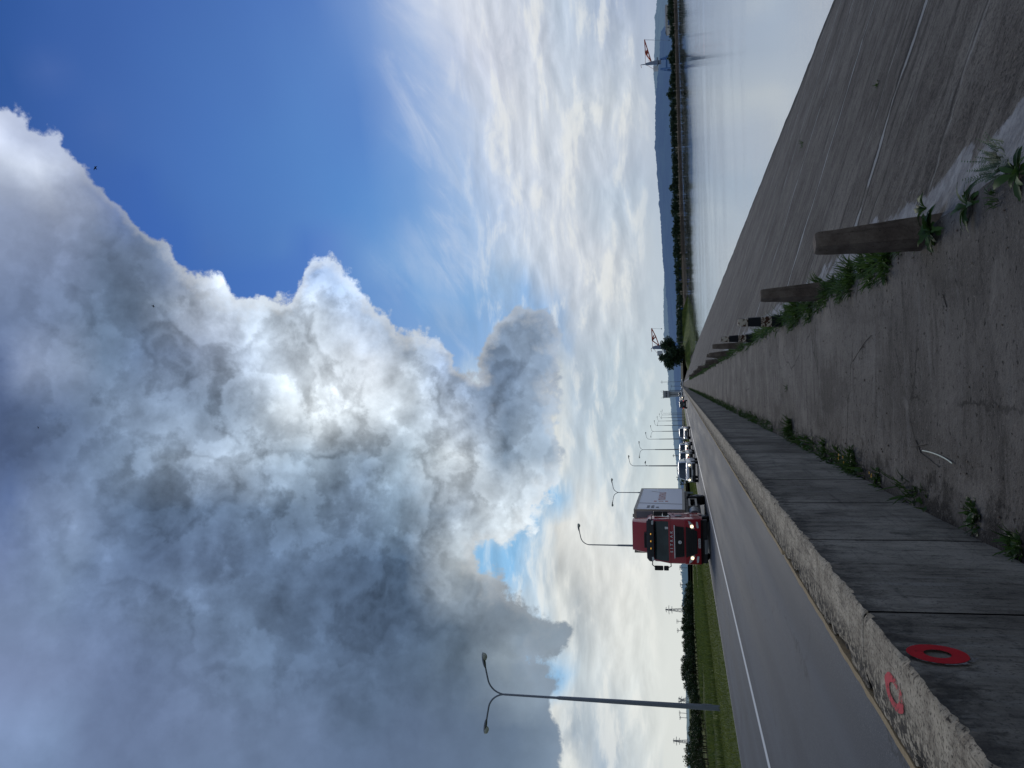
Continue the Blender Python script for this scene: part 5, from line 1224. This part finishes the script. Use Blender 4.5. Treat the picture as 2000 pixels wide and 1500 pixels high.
# sheds and buildings on the far shore
def shed(lab, y0, y1, xt, xb, Y, mat, pitch=.25, kind='shed', door=True, group='blue sheds on the far shore', trim=None):
    a, c = at(xb, (y0+y1)/2, Y), at(xt, (y0+y1)/2, Y); w = abs(at(xb, y0, Y).x-at(xb, y1, Y).x); h = max(1.5, c.z-a.z); dp = max(6, w*.6)
    t = thing(kind, lab, kind, (a.x, Y, a.z-1.2), 0, group); h += 1.2; e = h*(1-pitch)
    b = MB(); b.box(-w/2, w/2, 0, dp, 0, e); b.build('wall', mat, t)
    b = MB(); b.prism([(-.3,e-.05),(dp/2,h),(dp+.3,e-.05),(dp+.3,e+.1),(dp/2,h+.18),(-.3,e+.1)], 'x', -w/2-.3, w/2+.3); b.build('roof', trim or M['roof'], t)
    if door: b = MB(); b.box(-w*.12, w*.12, -.12, -.02, .1, e*.72); b.build('door', M['windark'], t)
    n = max(1, int(w/4))
    for k in range(n):
        x = -w/2+w*(k+.5)/n
        if door and abs(x) < w*.2: continue
        b = MB(); b.box(x-.6, x+.6, -.1, -.015, e*.45, e*.75); b.build('window', M['windark'], t)
    return t
shed('long dark blue shed left of the two bright trees, by the water', 516, 546, 1322, 1329, 815, M['blue_shed'], .2)
shed('small blue hut between two bushes on the far shore', 551, 561, 1322.5, 1329, 770, M['blue_shed'])
shed('blue shed second left from the pale framed one', 576, 592, 1322, 1331, 735, M['blue_shed'], .3)
shed('blue shed with a pale roof frame on the far shore', 599, 614, 1322, 1332, 705, M['blue_panel'], .3, trim=M['white_shed'])
shed('blue gabled shed right beside the long blue hall', 626, 637, 1322, 1333, 680, M['blue_shed'], .5)
shed('long blue hall just right of the big dark tree', 638, 667, 1322, 1334, 655, M['blue_shed'], .35)
shed('blue shed partly hidden by the lower leaves of the big tree', 696, 704, 1326, 1333, 560, M['blue_shed'], .3)
t = shed('long pale building behind trees near the right picture edge', 8, 56, 1299, 1310, 1080, M['white_shed'], .12, 'building', False, None)
if 'group' in t: del t['group']
p = at(1306, 43, 1078); b = MB(); b.box(p.x-t.location.x-3.2, p.x-t.location.x+3.2, -1.0, -.3, 0, at(1304.5,43,1078).z-t.location.z); b.build('blue_panel', M['blue_panel'], t)
# control tower at the end of the road
Y = 520; a = at(1331, 769.5, Y); t = thing('control_tower', 'pale concrete watch tower with windowed cabin at the road end', 'tower', (a.x, Y, a.z-1.5)); z = lambda x: at(x, 769.5, Y).z-a.z+1.5
b = MB(); b.box(-1.75,1.75,-1.5,2,0,z(1307.3)); b.build('shaft', M['tower_c'], t)
b = MB(); b.box(-.25,.05,-1.62,-1.5,.2,z(1309)); b.build('shaft_recess', M['windark'], t)
b = MB(); b.bbox(-2.35,2.35,-2.2,2.6,z(1307),z(1296.3),.1); b.build('cabin', M['tower_c'], t)
for k in range(4): x = -1.65+k*1.1; b = MB(); b.box(x-.42,x+.42,-2.29,-2.2,z(1303),z(1300)); b.build('window', M['windark'], t)
b = MB(); b.box(-2.6,2.6,-2.5,2.9,z(1307.6),z(1307)); b.build('gallery_floor', M['roof'], t)
b = MB(); b.box(-2.6,2.6,-2.5,2.9,z(1296.3),z(1295.4)); b.build('roof', M['roof'], t)
for x, h in ((-2.3,1.6),(-1.6,.9),(.2,.8),(2.2,1.7),(1.4,1.0)): b = MB(); b.bar((x,-1,z(1295.4)),(x,-1,z(1295.4)+h),.14); b.build('aerial', M['galv'], t)
b = MB(); b.bar((2.0,-1.6,1.0),(2.0,-1.6,z(1308)),.12); b.bar((2.4,-1.6,1.0),(2.4,-1.6,z(1308)),.12)
for k in range(12): zz = 1+k*(z(1308)-1)/12; b.bar((2.0,-1.6,zz),(2.4,-1.6,zz),.07)
b.build('ladder', M['galv'], t)
# poles and pylons
def pole(lab, x0, x1, y, Y, arms, group, r=.14):
    a, c = at(x1, y, Y), at(x0, y, Y); t = thing('utility_pole', lab, 'pole', (a.x, Y, a.z-1.5), 0, group); h = c.z-a.z+1.5
    b = MB(); b.tube([(0,0,0),(0,0,h)], [r,r*.7], 8); b.build('mast', M['galv'], t, smooth=True)
    for f, w in arms: b = MB(); b.bar((-w,0,h*f),(w,0,h*f),r*1.2); b.build('crossarm', M['galv'], t)
    return t
pole('thin tall pole with lamp left of the big dark tree', 1290, 1326, 745.5, 480, [(.93,1.0)], None)
pole('slim lamp pole right of the watch tower', 1310, 1327, 754, 470, [(.95,.9)], None); pole('short lamp pole just beside the watch tower', 1309, 1326, 762, 490, [(.97,1.1)], None)
pole('short utility pole with crossbar rising behind the queue of cars', 1313.5, 1332, 890, 260, [(.93,.5),(.7,.35)], None, .12)
pole('slim mast by the water in front of the big tree', 1318, 1336, 668, 420, [(.9,.3)], None, .09)
def pylon(lab, x0, x1, y, Y, lean=0, w=None, group='pylons beyond the left tree belt'):
    a, c = at(x1, y, Y), at(x0, y, Y); h = c.z-a.z+6; t = thing('power_pylon', lab, 'pylon', (a.x, Y, a.z-6), 0, group); t.rotation_euler = (0, lean, 0); w = w or h*.09; s_ = max(.22, h*.012)
    b = MB()
    for sx in (-1,1):
        for sy in (-1,1): b.bar((sx*w,sy*w,0),(sx*w*.12,sy*w*.12,h),s_)
    n = 7
    for k in range(n):
        za, zb = h*k/n, h*(k+1)/n; fa, fb = w*(1-.88*k/n), w*(1-.88*(k+1)/n)
        for q in (-1,1): b.bar((-fa,q*fa,za),(fb,q*fb,zb),s_*.6); b.bar((fa,q*fa,za),(-fb,q*fb,zb),s_*.6)
    b.build('lattice', M['galv'], t)
    for f, l in ((.97,.11),(.86,.19),(.74,.15)): b = MB(); b.bar((-h*l,0,h*f),(h*l,0,h*f),s_*1.1); b.bar((-h*l,0,h*f),(0,0,h*f+h*.04),s_*.6); b.bar((h*l,0,h*f),(0,0,h*f+h*.04),s_*.6); b.build('crossarm', M['galv'], t)
    return t
pylon('tall lattice pylon above the middle of the left tree belt', 1300, 1335, 1192, 700); pylon('tall lattice pylon above the sparse trees near the picture edge', 1315, 1345, 1449, 560)
pylon('slanting pylon just right of the nearest street lamp pole', 1321, 1342, 1357, 800, -.5); pylon('slanting pylon just left of the nearest street lamp pole', 1323, 1344, 1377, 800, .4)
for i, (x0, yy) in enumerate(((1321,1214),(1322,1232),(1328,1142),(1327,1109),(1326,1393),(1327,1402))): pole(('thin pole with crossbar second right of the belt pylon','thin pole with crossbar left of the tall belt pylon','thin pole at the right end of the left tree belt','thin pole just left of the truck mirror','thin pole in the gap of the belt left of the lamp','short thin pole in the belt gap, farther left')[i], x0, 1338, yy, 520, [(.95,1.6),(.85,1.1)], None, .2)
# birds
for i, (x, y, Y, s_, lab) in enumerate(((187,328,70,.42,'small dark bird flying before the blue sky'),(300,598,80,.34,'small dark bird flying before the grey cloud'),(75,835,90,.28,'tiny dark bird high in the dark cloud'))):
    t = thing('bird', lab, 'bird', at(x, y, Y), .7+i, 'birds in the sky')
    b = MB(); b.tube([(0,-.5*s_,0),(0,-.3*s_,.02),(0,.1*s_,.03),(0,.55*s_,0)], [.02*s_,.13*s_,.14*s_,.03*s_], 8); b.build('body', M['bird'], t, smooth=True)
    for q in (-1,1): b = MB(); b.add([(q*.05*s_,-.2*s_,.04),(q*.55*s_,-.12*s_,.22*s_),(q*1.0*s_,.12*s_,.1*s_),(q*.5*s_,.1*s_,.19*s_),(q*.05*s_,.15*s_,.04)],[(0,1,2,3,4)]); b.build('wing', M['bird'], t, fix=False)
